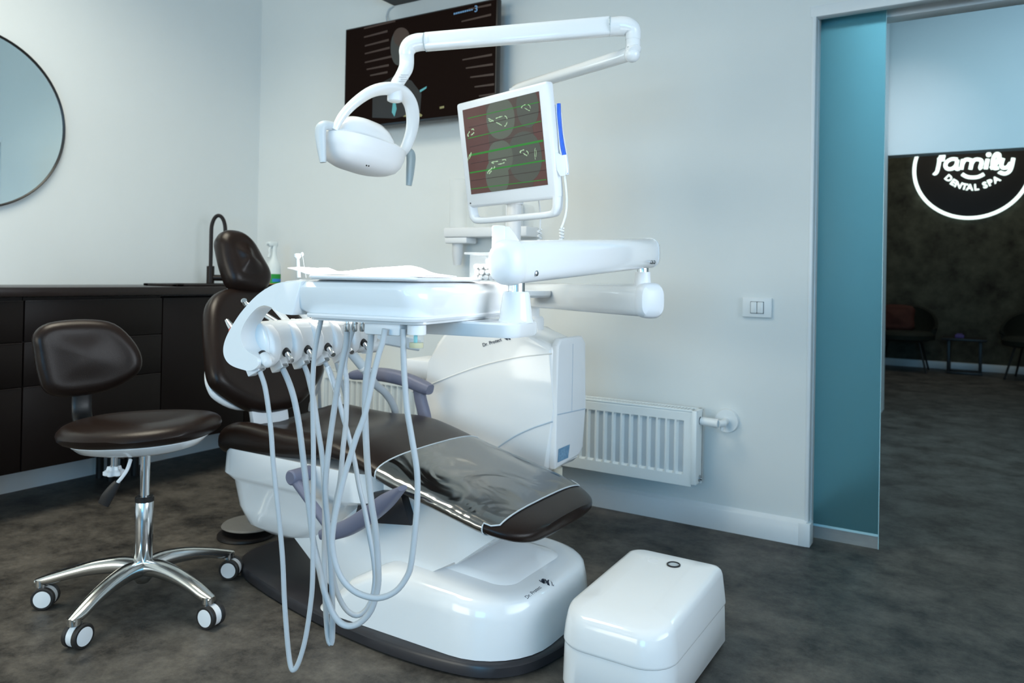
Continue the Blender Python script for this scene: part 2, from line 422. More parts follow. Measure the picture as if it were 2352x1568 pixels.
# ================================================================== CABINETS
CX = -3.35
def drawer_unit(y0, y1, label):
    t = thing('drawer_cabinet', label, 'cabinet', ((XL + CX) / 2, (y0 + y1) / 2, 0), 'dark cabinets under the worktop')
    bm = NB(); box(bm, (XL + .03, y0 + .001, .20), (CX - .02, y1 - .001, .9), .001); box(bm, (CX - .021, y0 + .001, .905), (CX - .016, y1 - .001, .922)); part(t, 'carcass', bm, CAB)
    for z0, z1 in ((.205, .551), (.555, .735), (.739, .908)):
        f = part(t, 'drawer_front', box(NB(), (CX - .02, y0 + .002, z0), (CX, y1 - .002, z1), .0015), CAB)
        part(f, 'finger_pull', box(NB(), (CX - .004, y0 + .004, z1 - .003), (CX + .0015, y1 - .004, z1 + .0005), .0005), WTOP)
    for yy in (y0 + .03, y1 - .06):
        for xx in (XL + .1, CX - .30):
            part(t, 'leg', cyl(NB(), (xx, yy, 0), (xx, yy, .201), .018), BLK)
drawer_unit(.99, 1.612, 'dark three-drawer cabinet at the left picture edge, only its right side in view')
drawer_unit(1.614, 2.234, 'dark three-drawer cabinet behind the stool backrest')
t = thing('sink_cabinet', 'dark plain-front cabinet under the faucet, behind the dental chair backrest', 'cabinet', ((XL + CX) / 2, 2.71, 0), 'dark cabinets under the worktop')
part(t, 'carcass', box(NB(), (XL + .03, 2.237, .20), (CX - .02, YB - .005, .9), .001), CAB)
part(t, 'door', box(NB(), (CX - .02, 2.238, .205), (CX, 2.72, .91), .0015), CAB)
part(t, 'door', box(NB(), (CX - .02, 2.724, .205), (CX, YB - .006, .91), .0015), CAB)
for xx, yy in ((XL + .1, 2.3), (CX - .30, 2.3), (XL + .1, 3.1), (CX - .30, 3.1)):
    part(t, 'leg', cyl(NB(), (xx, yy, 0), (xx, yy, .201), .018), BLK)
solo('worktop', box(NB(), (XL + .001, .98, .925), (CX + .015, YB - .001, .963), .0025), WTOP, 'long dark worktop over the drawer cabinets along the left wall', 'worktop')
# sink with raised dark rim
t = thing('sink', 'dark rectangular sink rim set on the worktop below the faucet', 'sink', (-3.58, 2.72, .963))
bm = NB(); box(bm, (-3.66, 2.33, .963), (-3.62, 3.08, .975), .003); box(bm, (-3.42, 2.33, .963), (-3.38, 3.08, .975), .003)
box(bm, (-3.66, 2.33, .963), (-3.38, 2.37, .975), .003); box(bm, (-3.66, 3.04, .963), (-3.38, 3.08, .975), .003)
part(t, 'rim', bm, FAU); part(t, 'basin', box(NB(), (-3.63, 2.36, .9635), (-3.41, 3.05, .966)), BLK)
# faucet
b0 = VX(483, 650, -3.69); fx, fy = b0.x, b0.y
t = thing('faucet', 'dark gooseneck faucet standing on the worktop left of the chair headrest', 'faucet', (fx, fy, .963))
part(t, 'body', lathe(NB(), [(.026, 0), (.026, .004), (.021, .008), (.021, .105), (.018, .108)], (fx, fy, .963)), FAU)
ey = VX(513, 600, -3.62)
dirx = Vector((.055, .05, 0))
pts = [Vector((fx, fy, 1.06)), Vector((fx, fy, 1.16)), Vector((fx, fy, 1.27))]
for i in range(1, 9):
    a = PI * i / 8; pts.append(Vector((fx, fy, 1.27)) + dirx * (.5 * (1 - math.cos(a))) + UP * (.085 * math.sin(a)))
pts += [pts[-1] - UP * .05, pts[-1] - UP * .12]
part(t, 'spout', tube(NB(), pts, .0105, 14, 3), FAU)
bm = NB(); cyl(bm, (fx + .012, fy + .012, 1.005), (fx + .075, fy + .07, 1.005), .017); part(t, 'lever', bm, FAU)
# spray bottle
bp = VX(628, 648, -3.44); bx, by = bp.x, min(bp.y, 3.1)
t = thing('spray_bottle', 'white spray bottle with green label on the worktop right of the headrest', 'spray bottle', (bx, by, .963))
part(t, 'bottle', lathe(NB(), [(.036, 0), (.039, .006), (.039, .10), (.036, .125), (.022, .155), (.015, .18), (.013, .205)], (bx, by, .963)), BOTTLE)
lab = lambda z0, z1, a0, a1, r: [[Vector((bx + r * math.cos(math.radians(a)), by + r * math.sin(math.radians(a)), z)) for a in range(a0, a1 + 1, 10)] for z in (z0, z1)]
bm = NB(); loft(bm, lab(.978, 1.032, -160, 60, .0397), False, False, False); part(t, 'label_band', bm, GREEN)
bm = NB(); loft(bm, lab(.988, 1.005, -50, 60, .0402), False, False, False); part(t, 'blue_patch', bm, BLUE)
bm = NB(); loft(bm, lab(.971, .978, -160, 60, .0397), False, False, False); part(t, 'orange_stripe', bm, ORNG)
bm = NB(); cyl(bm, (bx, by, 1.166), (bx, by, 1.192), .015); box(bm, (bx - .016, by - .04, 1.188), (bx + .012, by + .022, 1.216), .007)
cyl(bm, (bx, by - .035, 1.203), (bx, by - .058, 1.203), .008)
th = part(t, 'spray_head', bm, BOTTLE)
part(th, 'trigger', tube(NB(), [(bx, by - .022, 1.19), (bx, by - .034, 1.17), (bx, by - .032, 1.145), (bx, by - .04, 1.125)], .006, 8, 4), BOTTLE)

# ================================================================== MIRROR, TELEVISION, WALL THINGS
t = thing('round_mirror', 'round wall mirror with thin black frame above the worktop', 'mirror', (XL + .001, 1.6075, 1.308))
part(t, 'glass', lathe(NB(), [(.399, 0), (.399, .010)], (XL + .002, 1.6075, 1.71), (1, 0, 0), 96), MIR)
ring = [Vector((XL + .011, 1.6075 + .4025 * math.cos(a), 1.71 + .4025 * math.sin(a))) for a in [2 * PI * i / 96 for i in range(96)]]
part(t, 'frame', tube(NB(), ring, .0055, 8, closed=True, ry=.011, up=(1, 0, 0)), BLK)

TVY = 3.08
a0, a1 = -3.013, -2.012; z0, z1 = 1.832, 2.39
t = thing('television', 'wall-mounted black flat television showing a dark broadcast', 'television', ((a0 + a1) / 2, TVY, z0))
part(t, 'housing', box(NB(), (a0, TVY, z0), (a1, TVY + .035, z1), .004), BLK)
bm = NB(); box(bm, (-2.75, TVY + .03, 1.95), (-2.27, YB - .02, 2.25), .005); box(bm, (-2.7, YB - .025, 1.92), (-2.32, YB - .001, 2.28), .002)
part(t, 'wall_bracket', bm, BLK)
SCRM = mat('screen_dark', (.003, .0015, .001), .6, spec=.04, emit=(.0065, .0032, .0024), es=.6)
s = part(t, 'screen', box(NB(), (a0 + .008, TVY - .0015, z0 + .012), (a1 - .008, TVY + .002, z1 - .008)), SCRM)
def em(name, c, e): return mat(name, (.01, .01, .01), .4, emit=c, es=e)
T1 = em('picture_tan', (.055, .030, .020), .5); T2 = em('picture_suit', (.010, .009, .008), .4); T3 = em('picture_skin', (.06, .072, .066), .35); T4 = em('picture_cyan', (.10, .42, .46), .7)
T5 = em('picture_gold', (.22, .22, .09), .8); T6 = em('picture_blue', (.10, .24, .42), .8); T7 = em('picture_hair', (.05, .03, .02), .6)
def tvp(px, py, k=0): p = VY(px, py, TVY - .0018 - k * .0004); return (p.x, p.y, p.z)
def flat(bm, pts): bm.faces.new([bm.verts.new(p) for p in pts])
def spot(bm, c, rx, ry, f, n=20): flat(bm, [f(c[0] + rx * math.cos(2 * PI * i / n), c[1] + ry * math.sin(2 * PI * i / n)) for i in range(n)])
bm = NB()
for (xa, ya), (xb, yb) in (((836, 64), (908, 46)), ((836, 84), (890, 70)), ((838, 104), (893, 90)), ((838, 122), (895, 108)), ((838, 142), (900, 128)), ((842, 158), (893, 148)), ((850, 172), (890, 164)),
                       ((1060, 48), (1128, 32)), ((1075, 20), (1128, 9)), ((1062, 136), (1130, 124)), ((1070, 155), (1132, 146)), ((1080, 176), (1134, 169)), ((1090, 198), (1135, 192)), ((1100, 219), (1136, 214))):
    bm = NB(); flat(bm, [tvp(xa, ya), tvp(xb, yb - 1), tvp(xb, yb + 4), tvp(xa, ya + 3)]); part(s, 'picture_stripe', bm, T1)
bm = NB(); flat(bm, [tvp(*p, 1) for p in ((855, 270), (856, 215), (875, 190), (905, 175), (945, 185), (968, 215), (965, 258), (905, 272))]); part(s, 'picture_suit', bm, T2)
bm = NB(); spot(bm, (914, 110), 17, 40, lambda x, y: tvp(x, y, 2)); part(s, 'picture_face', bm, T3)
bm = NB(); spot(bm, (922, 85), 19, 22, lambda x, y: tvp(x, y, 3)); part(s, 'picture_hair', bm, T7)
bm = NB(); flat(bm, [tvp(*p, 2) for p in ((902, 238), (908, 232), (911, 250), (906, 268), (900, 258))]); part(s, 'picture_highlight', bm, T4); bm = NB(); flat(bm, [tvp(*p, 2) for p in ((964, 207), (980, 198), (979, 203), (965, 212))]); part(s, 'picture_highlight', bm, T4)
bm = NB(); flat(bm, [tvp(*p, 2) for p in ((925, 268), (950, 250), (970, 264), (968, 268))]); part(s, 'picture_glow', bm, T5); bm = NB(); flat(bm, [tvp(*p, 2) for p in ((1010, 245), (1020, 243), (1020, 248), (1010, 250))]); part(s, 'picture_glow', bm, T5)
o3 = VY(1089, 26, TVY - .003)
part(s, 'channel_number', text_bm('3', .045, basis((o3.x, o3.y, o3.z - .004), (1, 0, 0), (0, 0, 1)), .0002, .0006), T6)
bm = NB()
for i, x in enumerate(range(1042, 1086, 5)):
    y = 34 - (x - 1042) * .24; flat(bm, [tvp(x, y), tvp(x + 4, y - 1), tvp(x + 4, y - 5), tvp(x, y - 4)])
part(s, 'channel_caption', bm, T6)
tk = VY(906, 14, YB)
solo('wall_shelf', box(NB(), (tk.x, YB - .28, tk.z), (tk.x + .85, YB - .001, tk.z + .05), .003), CAB, 'dark wall shelf above the television, cut by the top edge', 'shelf')
c0 = VY(902, 14, YB - .012)
solo('cable', tube(NB(), [c0 + Vector((0, .006, .0)), VY(893, 22, YB - .01), VY(888, 36, YB - .012), VY(888, 44, YB - .03), VY(890, 60, YB - .06)], .004, 8, 5), GPL, 'thin pale cable running from the dark shelf down to the television', 'cable')

# light switch
t = thing('light_switch', 'white double light switch on the wall left of the doorway', 'light switch', (-.785, YB, .893))
part(t, 'plate', box(NB(), (-.847, YB - .012, .895), (-.728, YB - .0005, .977), .004, 3), SWI)
for x in (-.811, -.785): part(t, 'rocker', box(NB(), (x, YB - .018, .913), (x + .0245, YB - .011, .959), .003, 2), SWI)
bm = NB(); box(bm, (-.8125, YB - .0128, .9115), (-.759, YB - .0115, .9605)); part(t, 'gap', bm, DARKG)

# radiator
RX0, RX1, RZ0, RZ1, RY = -3.12, -.987, .195, .508, 3.05
t = thing('radiator', 'white ribbed panel radiator on the wall behind the dental chair', 'radiator', ((RX0 + RX1) / 2, RY, RZ0))
bm = NB(); pts = []; x = RX0 + .02
ribs = []
while x < RX1 - .05:
    ribs += [(x, 0), (x + .009, .016), (x + .024, .016), (x + .033, 0)]; x += .0405
ribs += [(RX1 - .022, 0)]
zs = [(RZ0, 0, 0), (RZ0 + .045, 0, 0), (RZ0 + .055, 0, 1), (RZ1 - .055, 0, 1), (RZ1 - .045, 0, 0), (RZ1 - .012, 0, 0), (RZ1, .012, 0)]
loft(bm, [[Vector((u, RY + .010 + dy - .0 + (v if k else 0), z)) for u, v in ribs] for z, dy, k in zs], False, False, False)
part(t, 'front_panel', bm, RADM, angle=25)
part(t, 'back_panel', box(NB(), (RX0, RY + .075, RZ0), (RX1, RY + .085, RZ1 - .01), .002), RADM)
for x in (RX0, RX1 - .022):
    bm = NB(); box(bm, (x, RY + .004, RZ0 + .01), (x + .022, RY + .095, RZ1), .003)
    part(t, 'side_panel', bm, RADM)
bm = NB(); x = RX0 + .03
while x < RX1 - .03:
    box(bm, (x, RY + .018, RZ1 - .006), (x + .007, RY + .082, RZ1 - .001)); x += .0145
box(bm, (RX0, RY + .010, RZ1 - .008), (RX1, RY + .02, RZ1), .002); box(bm, (RX0, RY + .08, RZ1 - .008), (RX1, RY + .092, RZ1), .002)
part(t, 'top_grille', bm, RADM)
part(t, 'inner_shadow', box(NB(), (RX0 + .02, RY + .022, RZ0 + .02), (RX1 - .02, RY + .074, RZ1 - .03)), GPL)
bm = NB(); cyl(bm, (RX1, RY + .05, .463), (RX1 + .004, RY + .05, .463), .016); part(t, 'plug', bm, DARKG)
bm = NB(); cyl(bm, (RX1 - .001, RY + .05, .225), (RX1 + .005, RY + .05, .225), .014); cyl(bm, (RX1, RY + .05, .225), (RX1 + .012, RY + .05, .225), .006); part(t, 'drain_plug', bm, STEEL)
bm = NB(); cyl(bm, (RX1 + .002, RY + .05, .463), (RX1 + .075, RY + .05, .459), .016, .019); cyl(bm, (RX1 + .075, RY + .05, .459), (RX1 + .095, RY + .075, .459), .014)
cyl(bm, (RX1 + .085, RY + .07, .459), (RX1 + .085, RY + .07, .43), .008)
v = part(t, 'valve', bm, SWI)
bm = NB(); cyl(bm, (RX1 + .085, YB - .02, .459), (RX1 + .085, YB - .0005, .459), .047, .05, 28); cyl(bm, (RX1 + .085, RY + .06, .459), (RX1 + .085, YB - .01, .459), .013); part(v, 'wall_rosette', bm, SWI)
bm = NB(); box(bm, (-2.6, RY + .085, .25), (-2.55, YB - .001, .45)); part(t, 'wall_bracket', bm, RADM); part(t, 'wall_bracket', box(NB(), (-1.2, RY + .085, .25), (-1.15, YB - .001, .45)), RADM)

# cup dispenser on the back wall
YD = 3.12
def wd(px, py, y=YD): return VY(px, py, y)
l, r_ = wd(1030, 535).x, wd(1220, 540).x; zt, zb = wd(1030, 524).z, wd(1030, 546).z
t = thing('cup_dispenser', 'clear cup dispenser on a white wall shelf behind the monitor', 'cup dispenser', ((l + r_) / 2, YD, zb))
bm = NB(); box(bm, (l, YD - .045, zb), (r_, YB - .001, zt), .008); box(bm, (l + .006, YD - .04, zb - .03), (l + .14, YD + .05, zb), .006); part(t, 'shelf', bm, WSAT)
cx = wd(1053, 470).x; rt = (wd(1069, 470).x - wd(1037, 470).x) / 2; ztop = wd(1053, 413).z
bm = NB(); lathe(bm, [(rt, 0), (rt, ztop - zt - .03), (rt + .003, ztop - zt - .03), (rt + .003, ztop - zt)], (cx, YD, zt), cap0=False); part(t, 'cup_tube', bm, CLR)
bm = NB()
zc = zb - .008 - .13
for k in range(9):
    z = zc + .009 * k
    lathe(bm, [(rt * .42, 0), (rt * .62, .062), (rt * .66, .062), (rt * .45, 0)], (cx, YD, z + .0), n=20, cap1=False)
part(t, 'cup_stack', bm, CUPM)
bx0, bx1 = wd(1095, 500).x, wd(1170, 500).x
for xa, xb, zz in ((wd(1095, 500).x, wd(1160, 500).x, wd(1095, 462).z), (wd(1188, 500).x, wd(1209, 500).x, wd(1188, 470).z)):
    part(t, 'clear_bin', box(NB(), (xa, YD - .03, zt), (xb, YB - .01, zz), .004), CLR)
part(t, 'column', box(NB(), (wd(1168, 500).x, YD - .03, zt), (wd(1184, 500).x, YB - .001, wd(1184, 466).z), .006), WSAT)

# ================================================================== STOOL
SC = Vector((-2.215, 1.43, 0))
t = thing('dental_stool', 'brown round-seated stool with backrest on a chrome five-caster base', 'stool', SC)
SO = VD(322, 985, 2.4); SO.z = .55
def seat_ring(a, b, h, tilt=.05, n=40, e=2.2):
    out = []
    for i in range(n):
        q = 2 * PI * i / n; c, s_ = math.cos(q), math.sin(q)
        c = math.copysign(abs(c) ** (2 / e), c); s_ = math.copysign(abs(s_) ** (2 / e), s_)
        p = SO + RGT * (a * c) + FWD * (b * s_) + UP * (h + tilt * a * c + .0)
        out.append(p)
    return out
SO += RGT * .004
bm = NB()
rings = [seat_ring(.15, .12, -.030)]
for i in range(9):
    q = -PI / 2 + PI * i / 8
    rings.append(seat_ring(  .190 + .047 * math.cos(q) , .165 + .045 * math.cos(q), -.002 + .030 * math.sin(q)))
for s_, h in ((.17, .033), (.12, .030), (.06, .026), (.01, .025)): rings.append(seat_ring(s_, s_ * .8, h))
loft(bm, rings)
for v in bm.verts:                                     # contoured: raised rear and a ridge toward the front
    d_ = v.co - SO; v.co.z += .012 * math.cos(6 * d_.dot(FWD)) * (1 if d_.z > 0 else 0) - .010 * (d_.z > 0)
seat = part(t, 'seat', bm, LEA)
bm = NB(); loft(bm, [seat_ring(.203, .175, -.026), seat_ring(.202, .174, -.034), seat_ring(.178, .145, -.058), seat_ring(.13, .10, -.072), seat_ring(.06, .05, -.078)])
part(t, 'seat_shell', bm, WPL, 'white shell under the seat')
# backrest
BO = VD(196, 818, 2.50); N = (RGT * .62 - FWD * .78).normalized(); N = (N + UP * .12).normalized()
U = UP.cross(N).normalized(); V = N.cross(U)
ol = [(-.146, .02), (-.148, .075), (-.105, .112), (0, .122), (.085, .105), (.145, .04), (.168, -.025), (.145, -.075), (.06, -.118), (-.05, -.128), (-.112, -.108), (-.135, -.05)]
bm = NB(); pad(bm, ol, BO + N * .03, U, V, .075, .010, .5, 4, bend=.7); part(t, 'backrest', bm, LEA)
bm = NB(); tube(bm, [BO - N * .035 + UP * -.02, BO - N * .045 - UP * .10, BO - N * .03 - UP * .20, SO - RGT * .15 - UP * .055 - N * .01, SO - RGT * .05 - UP * .07], .030, 16, 5, ry=.012, up=N, expo=3); part(t, 'back_support', bm, BLK)
bm = NB(); cyl(bm, SC + UP * .30, SO * 0 + Vector((SC.x, SC.y, .492)), .0145); part(t, 'gas_piston', bm, CHR)
bm = NB(); lathe(bm, [(.024, .13), (.0265, .135), (.0265, .325), (.024, .330), (.016, .331)], SC); part(t, 'gas_column', bm, CHR)
bm = NB(); lathe(bm, [(.0275, .325), (.0275, .338), (.024, .342), (.0155, .342), (.0155, .325)], SC); part(t, 'collar', bm, BLK)
bm = NB(); lathe(bm, [(.014, .072), (.018, .074), (.034, .095), (.037, .125), (.030, .142), (.026, .143)], SC); part(t, 'hub', bm, ALU)
LEGA = [(217, .30, -50), (291, .285, 12), (5, .285, -82), (83, .29, -62), (150, .29, 30)]
for ang, rr, cr in LEGA:
    a = math.radians(ang); dv = Vector((math.cos(a), math.sin(a), 0))
    bm = NB(); tube(bm, [SC + dv * .02 + UP * .122, SC + dv * .07 + UP * .128, SC + dv * .14 + UP * .122, SC + dv * .21 + UP * .107, SC + dv * (rr - .02) + UP * .088, SC + dv * (rr + .016) + UP * .080], [.030, .027, .024, .022, .020, .013], 14, 4, ry=[.024, .024, .021, .017, .015, .009], up=UP, expo=2.6)
    tip = SC + dv * rr; cyl(bm, tip + UP * .068, tip + UP * .088, .0185)
    part(t, 'base_leg', bm, ALU)
    c = math.radians(cr); ax = Vector((math.cos(c), math.sin(c), 0)); fw = Vector((-ax.y, ax.x, 0))
    wc = tip + fw * .012 + UP * .034
    bm = NB(); cyl(bm, tip + UP * .055, tip + UP * .070, .009)
    hood = []
    for k in range(13):
        q = math.radians(-20 + 220 * k / 12); hood.append(wc + fw * (.0265 * math.cos(q)) + UP * (.0265 * math.sin(q)))
    for kk in range(1): tube(bm, hood, .008, 8, ry=.003, up=None) if False else None
    lathe(bm, [(.006, -.010), (.0312, -.010), (.0312, .010), (.006, .010)], wc, ax, 24)
    cs = part(t, 'caster', bm, WSAT)
    for sg in (-1, 1):
        bm = NB(); lathe(bm, [(.010, .010), (.031, .010), (.034, .0125), (.034, .023), (.031, .0255), (.0255, .0255)] , wc, ax * sg, 28); part(cs, 'wheel', bm, RUB)
        bm = NB(); lathe(bm, [(.0255, .024), (.0252, .0262), (.014, .0270), (.002, .0272)], wc, ax * sg, 28); part(cs, 'wheel_disc', bm, WPL)
bm = NB(); tube(bm, [VD(300, 1055, 2.33), VD(292, 1078, 2.31), VD(280, 1096, 2.3), VD(266, 1112, 2.3)], .0055, 8, 5)
lv = part(t, 'height_lever', bm, WSAT)
bm = NB(); tube(bm, [VD(270, 1106, 2.3), VD(262, 1118, 2.3), VD(247, 1140, 2.3), VD(238, 1158, 2.3)], [.009, .014, .018, .017], 12, 3, ry=[.006, .007, .008, .007], up=-FWD, expo=3.5)
part(lv, 'lever_grip', bm, BLK)
kc = VD(262, 1080, 2.36)
bm = NB(); cyl(bm, kc + UP * .005, Vector((kc.x, kc.y, .487)), .010); kb = part(t, 'tension_knob', bm, STEEL)
bm = NB(); loft(bm, [[Vector((kc.x + (r_ + .004 * math.cos(6 * q)) * math.cos(q), kc.y + (r_ + .004 * math.cos(6 * q)) * math.sin(q), kc.z + h)) for q in [2 * PI * i / 48 for i in range(48)]] for r_, h in ((.022, -.015), (.027, -.012), (.027, -.001), (.018, .004), (.015, .014))]); part(kb, 'star_grip', bm, WSAT)

# ================================================================== DENTAL CHAIR
CY = 1.94
t = thing('dental_chair', 'brown reclined dental patient chair on a white base, in the middle of the room', 'dental chair', (-1.6, CY, 0))
half = [(-2.255, 0), (-2.25, .07), (-2.21, .145), (-2.11, .205), (-1.88, .265), (-1.6, .312), (-1.36, .328), (-1.17, .312), (-1.07, .275), (-1.005, .20), (-.975, .09)]
outl = [(x, CY - y) for x, y in half] + [(-.970, CY)] + [(x, CY + y) for x, y in half[:0:-1]]
sm = [(p.x, p.y) for p in catmull([(x, y, 0) for x, y in outl], 4, True)]
cxm = -1.55
def sc(pts, dd):
    out = []
    for x, y in pts:
        v = Vector((x - cxm, y - CY)); L = v.length; v *= max(0, 1 - dd / L); out.append((cxm + v.x, CY + v.y))
    return out
bm = NB(); loft(bm, [[Vector((x, y, z)) for x, y in sc(sm, dd)] for dd, z in ((.012, 0), (.0, .006), (0, .030), (.006, .037), (.02, .040), (.1, .041))])
part(t, 'base_plate', bm, DGR)
def rr(x0, x1, hy, r, z, n=6, sl=0): return [Vector((x, y + CY, z + sl * (x + 1.3))) for x, y in rrect((x1 - x0) / 2, hy, r, n, (x0 + x1) / 2, 0)]
def cov(x0, x1, hy, r, z, sl=0):                        # left corners tight, right end well rounded
    out = []
    for sx, sy, a0, q in ((1, 1, 0, r), (-1, 1, 90, .06), (-1, -1, 180, .06), (1, -1, 270, r)):
        xc = x1 - q if sx > 0 else x0 + q
        for i in range(9):
            a = math.radians(a0 + 90 * i / 8); x = xc + q * math.cos(a); out.append(Vector((x, CY + sy * (hy - q) + q * math.sin(a), z + sl * (x + 1.3))))
    return out
bm = NB(); loft(bm, [cov(-1.70, -.992, .296, .20, .041), cov(-1.66, -.994, .294, .20, .07), cov(-1.585, -1.0, .286, .195, .14), cov(-1.52, -1.008, .278, .19, .175), cov(-1.49, -1.015, .268, .185, .188, sl=-.02), cov(-1.46, -1.03, .25, .175, .199, sl=-.04), cov(-1.44, -1.05, .235, .165, .203, sl=-.05), cov(-1.40, -1.10, .19, .14, .205, sl=-.05)])
from mathutils.bvhtree import BVHTree
bm.normal_update(); cover_tree = BVHTree.FromBMesh(bm)
def lay_on_cover(tb, n):                               # lets lettering follow the curved cover
    for v in tb.verts:
        h = cover_tree.ray_cast(v.co + n * .05, -n)[0]
        if h is not None: v.co = h + n * .0005
    return tb
def cover_hit(px, py):
    h = cover_tree.ray_cast(CAM, ray(px, py).normalized()); return h[0], (h[1] if h[1].z > 0 else -h[1])
bc = part(t, 'base_cover', bm, WPL, 'glossy white cover over the chair base')
bm = NB(); loft(bm, [rr(-1.37, -1.09, .165, .06, .204, sl=-.05), rr(-1.36, -1.10, .155, .06, .213, sl=-.06), rr(-1.33, -1.14, .13, .05, .215, sl=-.06)]); part(bc, 'raised_panel', bm, WPL)
# maker's lettering and tulip emblem on the cover
def tulip(M, s):
    bm = NB()
    petals = [[(-.52, .30), (-.44, .34), (-.30, -.06), (-.40, .02)], [(-.30, .56), (-.16, .66), (-.06, .42), (-.04, .0), (-.08, -.24), (-.28, -.08), (-.36, .2)], [(-.10, .68), (.0, .56), (.10, .34), (.08, -.02), (.0, -.24), (.0, .2)],
              [(.22, .60), (.28, .52), (.24, .2), (.30, -.06), (.36, -.24), (.16, -.24), (.10, 0), (.12, .36)], [(.36, .54), (.52, .30), (.58, -.02), (.54, -.16), (.50, .1), (.44, .34)], [(.66, .16), (.68, .0), (.62, -.10), (.63, .02)]]
    for p in petals:
        a = [bm.verts.new(M @ Vector((u * s, v * s, 0))) for u, v in p]; b = [bm.verts.new(M @ Vector((u * s, v * s, .0006))) for u, v in p]
        bm.faces.new(a[::-1]); bm.faces.new(b)
        for i in range(len(p)): bm.faces.new((a[i], a[(i + 1) % len(p)], b[(i + 1) % len(p)], b[i]))
    return bm
lo, n0 = cover_hit(1211, 1376); hi, n1 = cover_hit(1244, 1350); nn = (n0 + n1).normalized()
part(bc, 'lettering', lay_on_cover(text_bm('Dr. Protect', .0255, basis(lo, hi - lo, nn.cross(hi - lo)), width=(hi - lo).length), nn), LOGO)
lo, n0 = cover_hit(1236, 1335); hi, n1 = cover_hit(1271, 1343); mid = cover_hit(1253, 1338)[0]; nn = (n0 + n1).normalized()
part(bc, 'tulip_emblem', lay_on_cover(tulip(basis(mid, hi - lo, nn.cross(hi - lo)), (hi - lo).length / 1.2), nn), LOGO)
# lift link between base and seat
f_ = lambda u, v, w_: Vector((u, w_, v))
bm = NB(); prism(bm, [(-1.955, .235), (-1.90, .205), (-1.69, .045), (-1.57, .045), (-1.36, .19), (-1.24, .24), (-1.10, .345), (-1.15, .375), (-1.50, .43), (-1.60, .44), (-1.80, .34)], f_, CY - .205, CY + .205, .008)
part(t, 'lift_cover', bm, WPL)
bm = NB(); prism(bm, [(-1.60, .30), (-1.57, .395), (-1.42, .42), (-1.38, .33)], f_, CY - .235, CY + .235, .006); part(t, 'lift_pivot', bm, DGR)
# seat shell
def fr(x0, x1, hy, r, z): return rr(x0, x1, hy, r, z)
bm = NB(); loft(bm, [fr(-2.205, -1.50, .262, .09, .455), fr(-2.21, -1.50, .265, .09, .37), fr(-2.195, -1.53, .258, .09, .358), fr(-2.185, -1.58, .250, .10, .345), fr(-2.165, -1.68, .243, .10, .26), fr(-2.135, -1.77, .23, .10, .205), fr(-2.09, -1.84, .20, .10, .18), fr(-2.03, -1.90, .15, .08, .173)])
part(t, 'seat_shell', bm, WPL, 'white shell under the rear of the seat')
# upholstered seat and leg section
ST = [(-2.245, .12, .475, .03), (-2.24, .19, .49, .065), (-2.225, .235, .512, .10), (-2.19, .256, .533, .13), (-2.11, .265, .550, .145), (-1.98, .266, .545, .125), (-1.86, .266, .542, .105), (-1.75, .266, .549, .095), (-1.66, .266, .545, .083), (-1.56, .266, .522, .072), (-1.43, .266, .484, .066), (-1.24, .266, .440, .062), (-1.13, .263, .412, .060), (-1.07, .246, .396, .058), (-1.03, .218, .384, .052), (-1.007, .180, .376, .042), (-.997, .13, .371, .022)]
SP = catmull([(x, w_, z) for x, w_, z, tt in ST], 3); TP = [v.x for v in catmull([(tt, 0, 0) for x, w_, z, tt in ST], 3)]
def seat_sec(x, w_, z, tt, n=36, e=3.4, grow=0):
    out = []; bol = max(0, min(1, (-1.62 - x) / .45)) * max(0, min(1, (x + 2.26) / .1))
    for i in range(n):
        a = 2 * PI * i / n; c, s_ = math.cos(a), math.sin(a)
        c = math.copysign(abs(c) ** (2 / e), c); s_ = math.copysign(abs(s_) ** (2 / 2.6), s_)
        y = c * (w_ + grow); u = abs(y) / .266
        dz = 0
        if s_ > 0: dz = bol * (.050 * u ** 3 - .055 * (1 - u * u)) * s_ + (1 - bol) * .004 * (1 - u * u)
        out.append(Vector((x, CY + y, z - tt / 2 + s_ * (tt / 2 + grow) + dz)))
    return out
bm = NB(); loft(bm, [seat_sec(p.x, p.y, p.z, tt) for p, tt in zip(SP, TP)])
part(t, 'seat_cushion', bm, LEA)
# transparent foot cover with piping
def film_sec(x, j0=None):
    i = max(range(len(SP) - 1), key=lambda k: (SP[k].x <= x) * (k + 1)); f = (x - SP[i].x) / (SP[i + 1].x - SP[i].x)
    p = SP[i].lerp(SP[i + 1], f); tt = TP[i] * (1 - f) + TP[i + 1] * f
    return seat_sec(x, p.y, p.z, tt, grow=.0035)
xs = [-1.485 + (-1.115 + 1.485) * i / 16 for i in range(17)]
idx = [(-4 + i) % 36 for i in range(0, 27)]
secs = [[film_sec(x)[k] for k in idx] for x in xs]
tongue = [[film_sec(x)[k] for k in idx[6:21]] for x in (-1.115, -1.095, -1.078)]
tongue[2] = tongue[2][1:-1]; tongue[2] = [tongue[2][0]] + tongue[2] + [tongue[2][-1]]
bm = NB(); loft(bm, secs, False, False, False); loft(bm, tongue, False, False, False)
bmesh.ops.remove_doubles(bm, verts=bm.verts, dist=.0002)
fm = part(t, 'foot_cover', bm, FILM, 'clear vinyl cover over the foot end')
bm = NB(); tube(bm, secs[0], .0022, 6); tube(bm, [s_[0] for s_ in secs], .0018, 6); tube(bm, [s_[-1] for s_ in secs], .0018, 6)
tube(bm, secs[16][:7] + [tongue[1][0]] + tongue[2][1:-1] + [tongue[1][-1]] + secs[16][20:], .0022, 6)
part(fm, 'piping', bm, GPL)
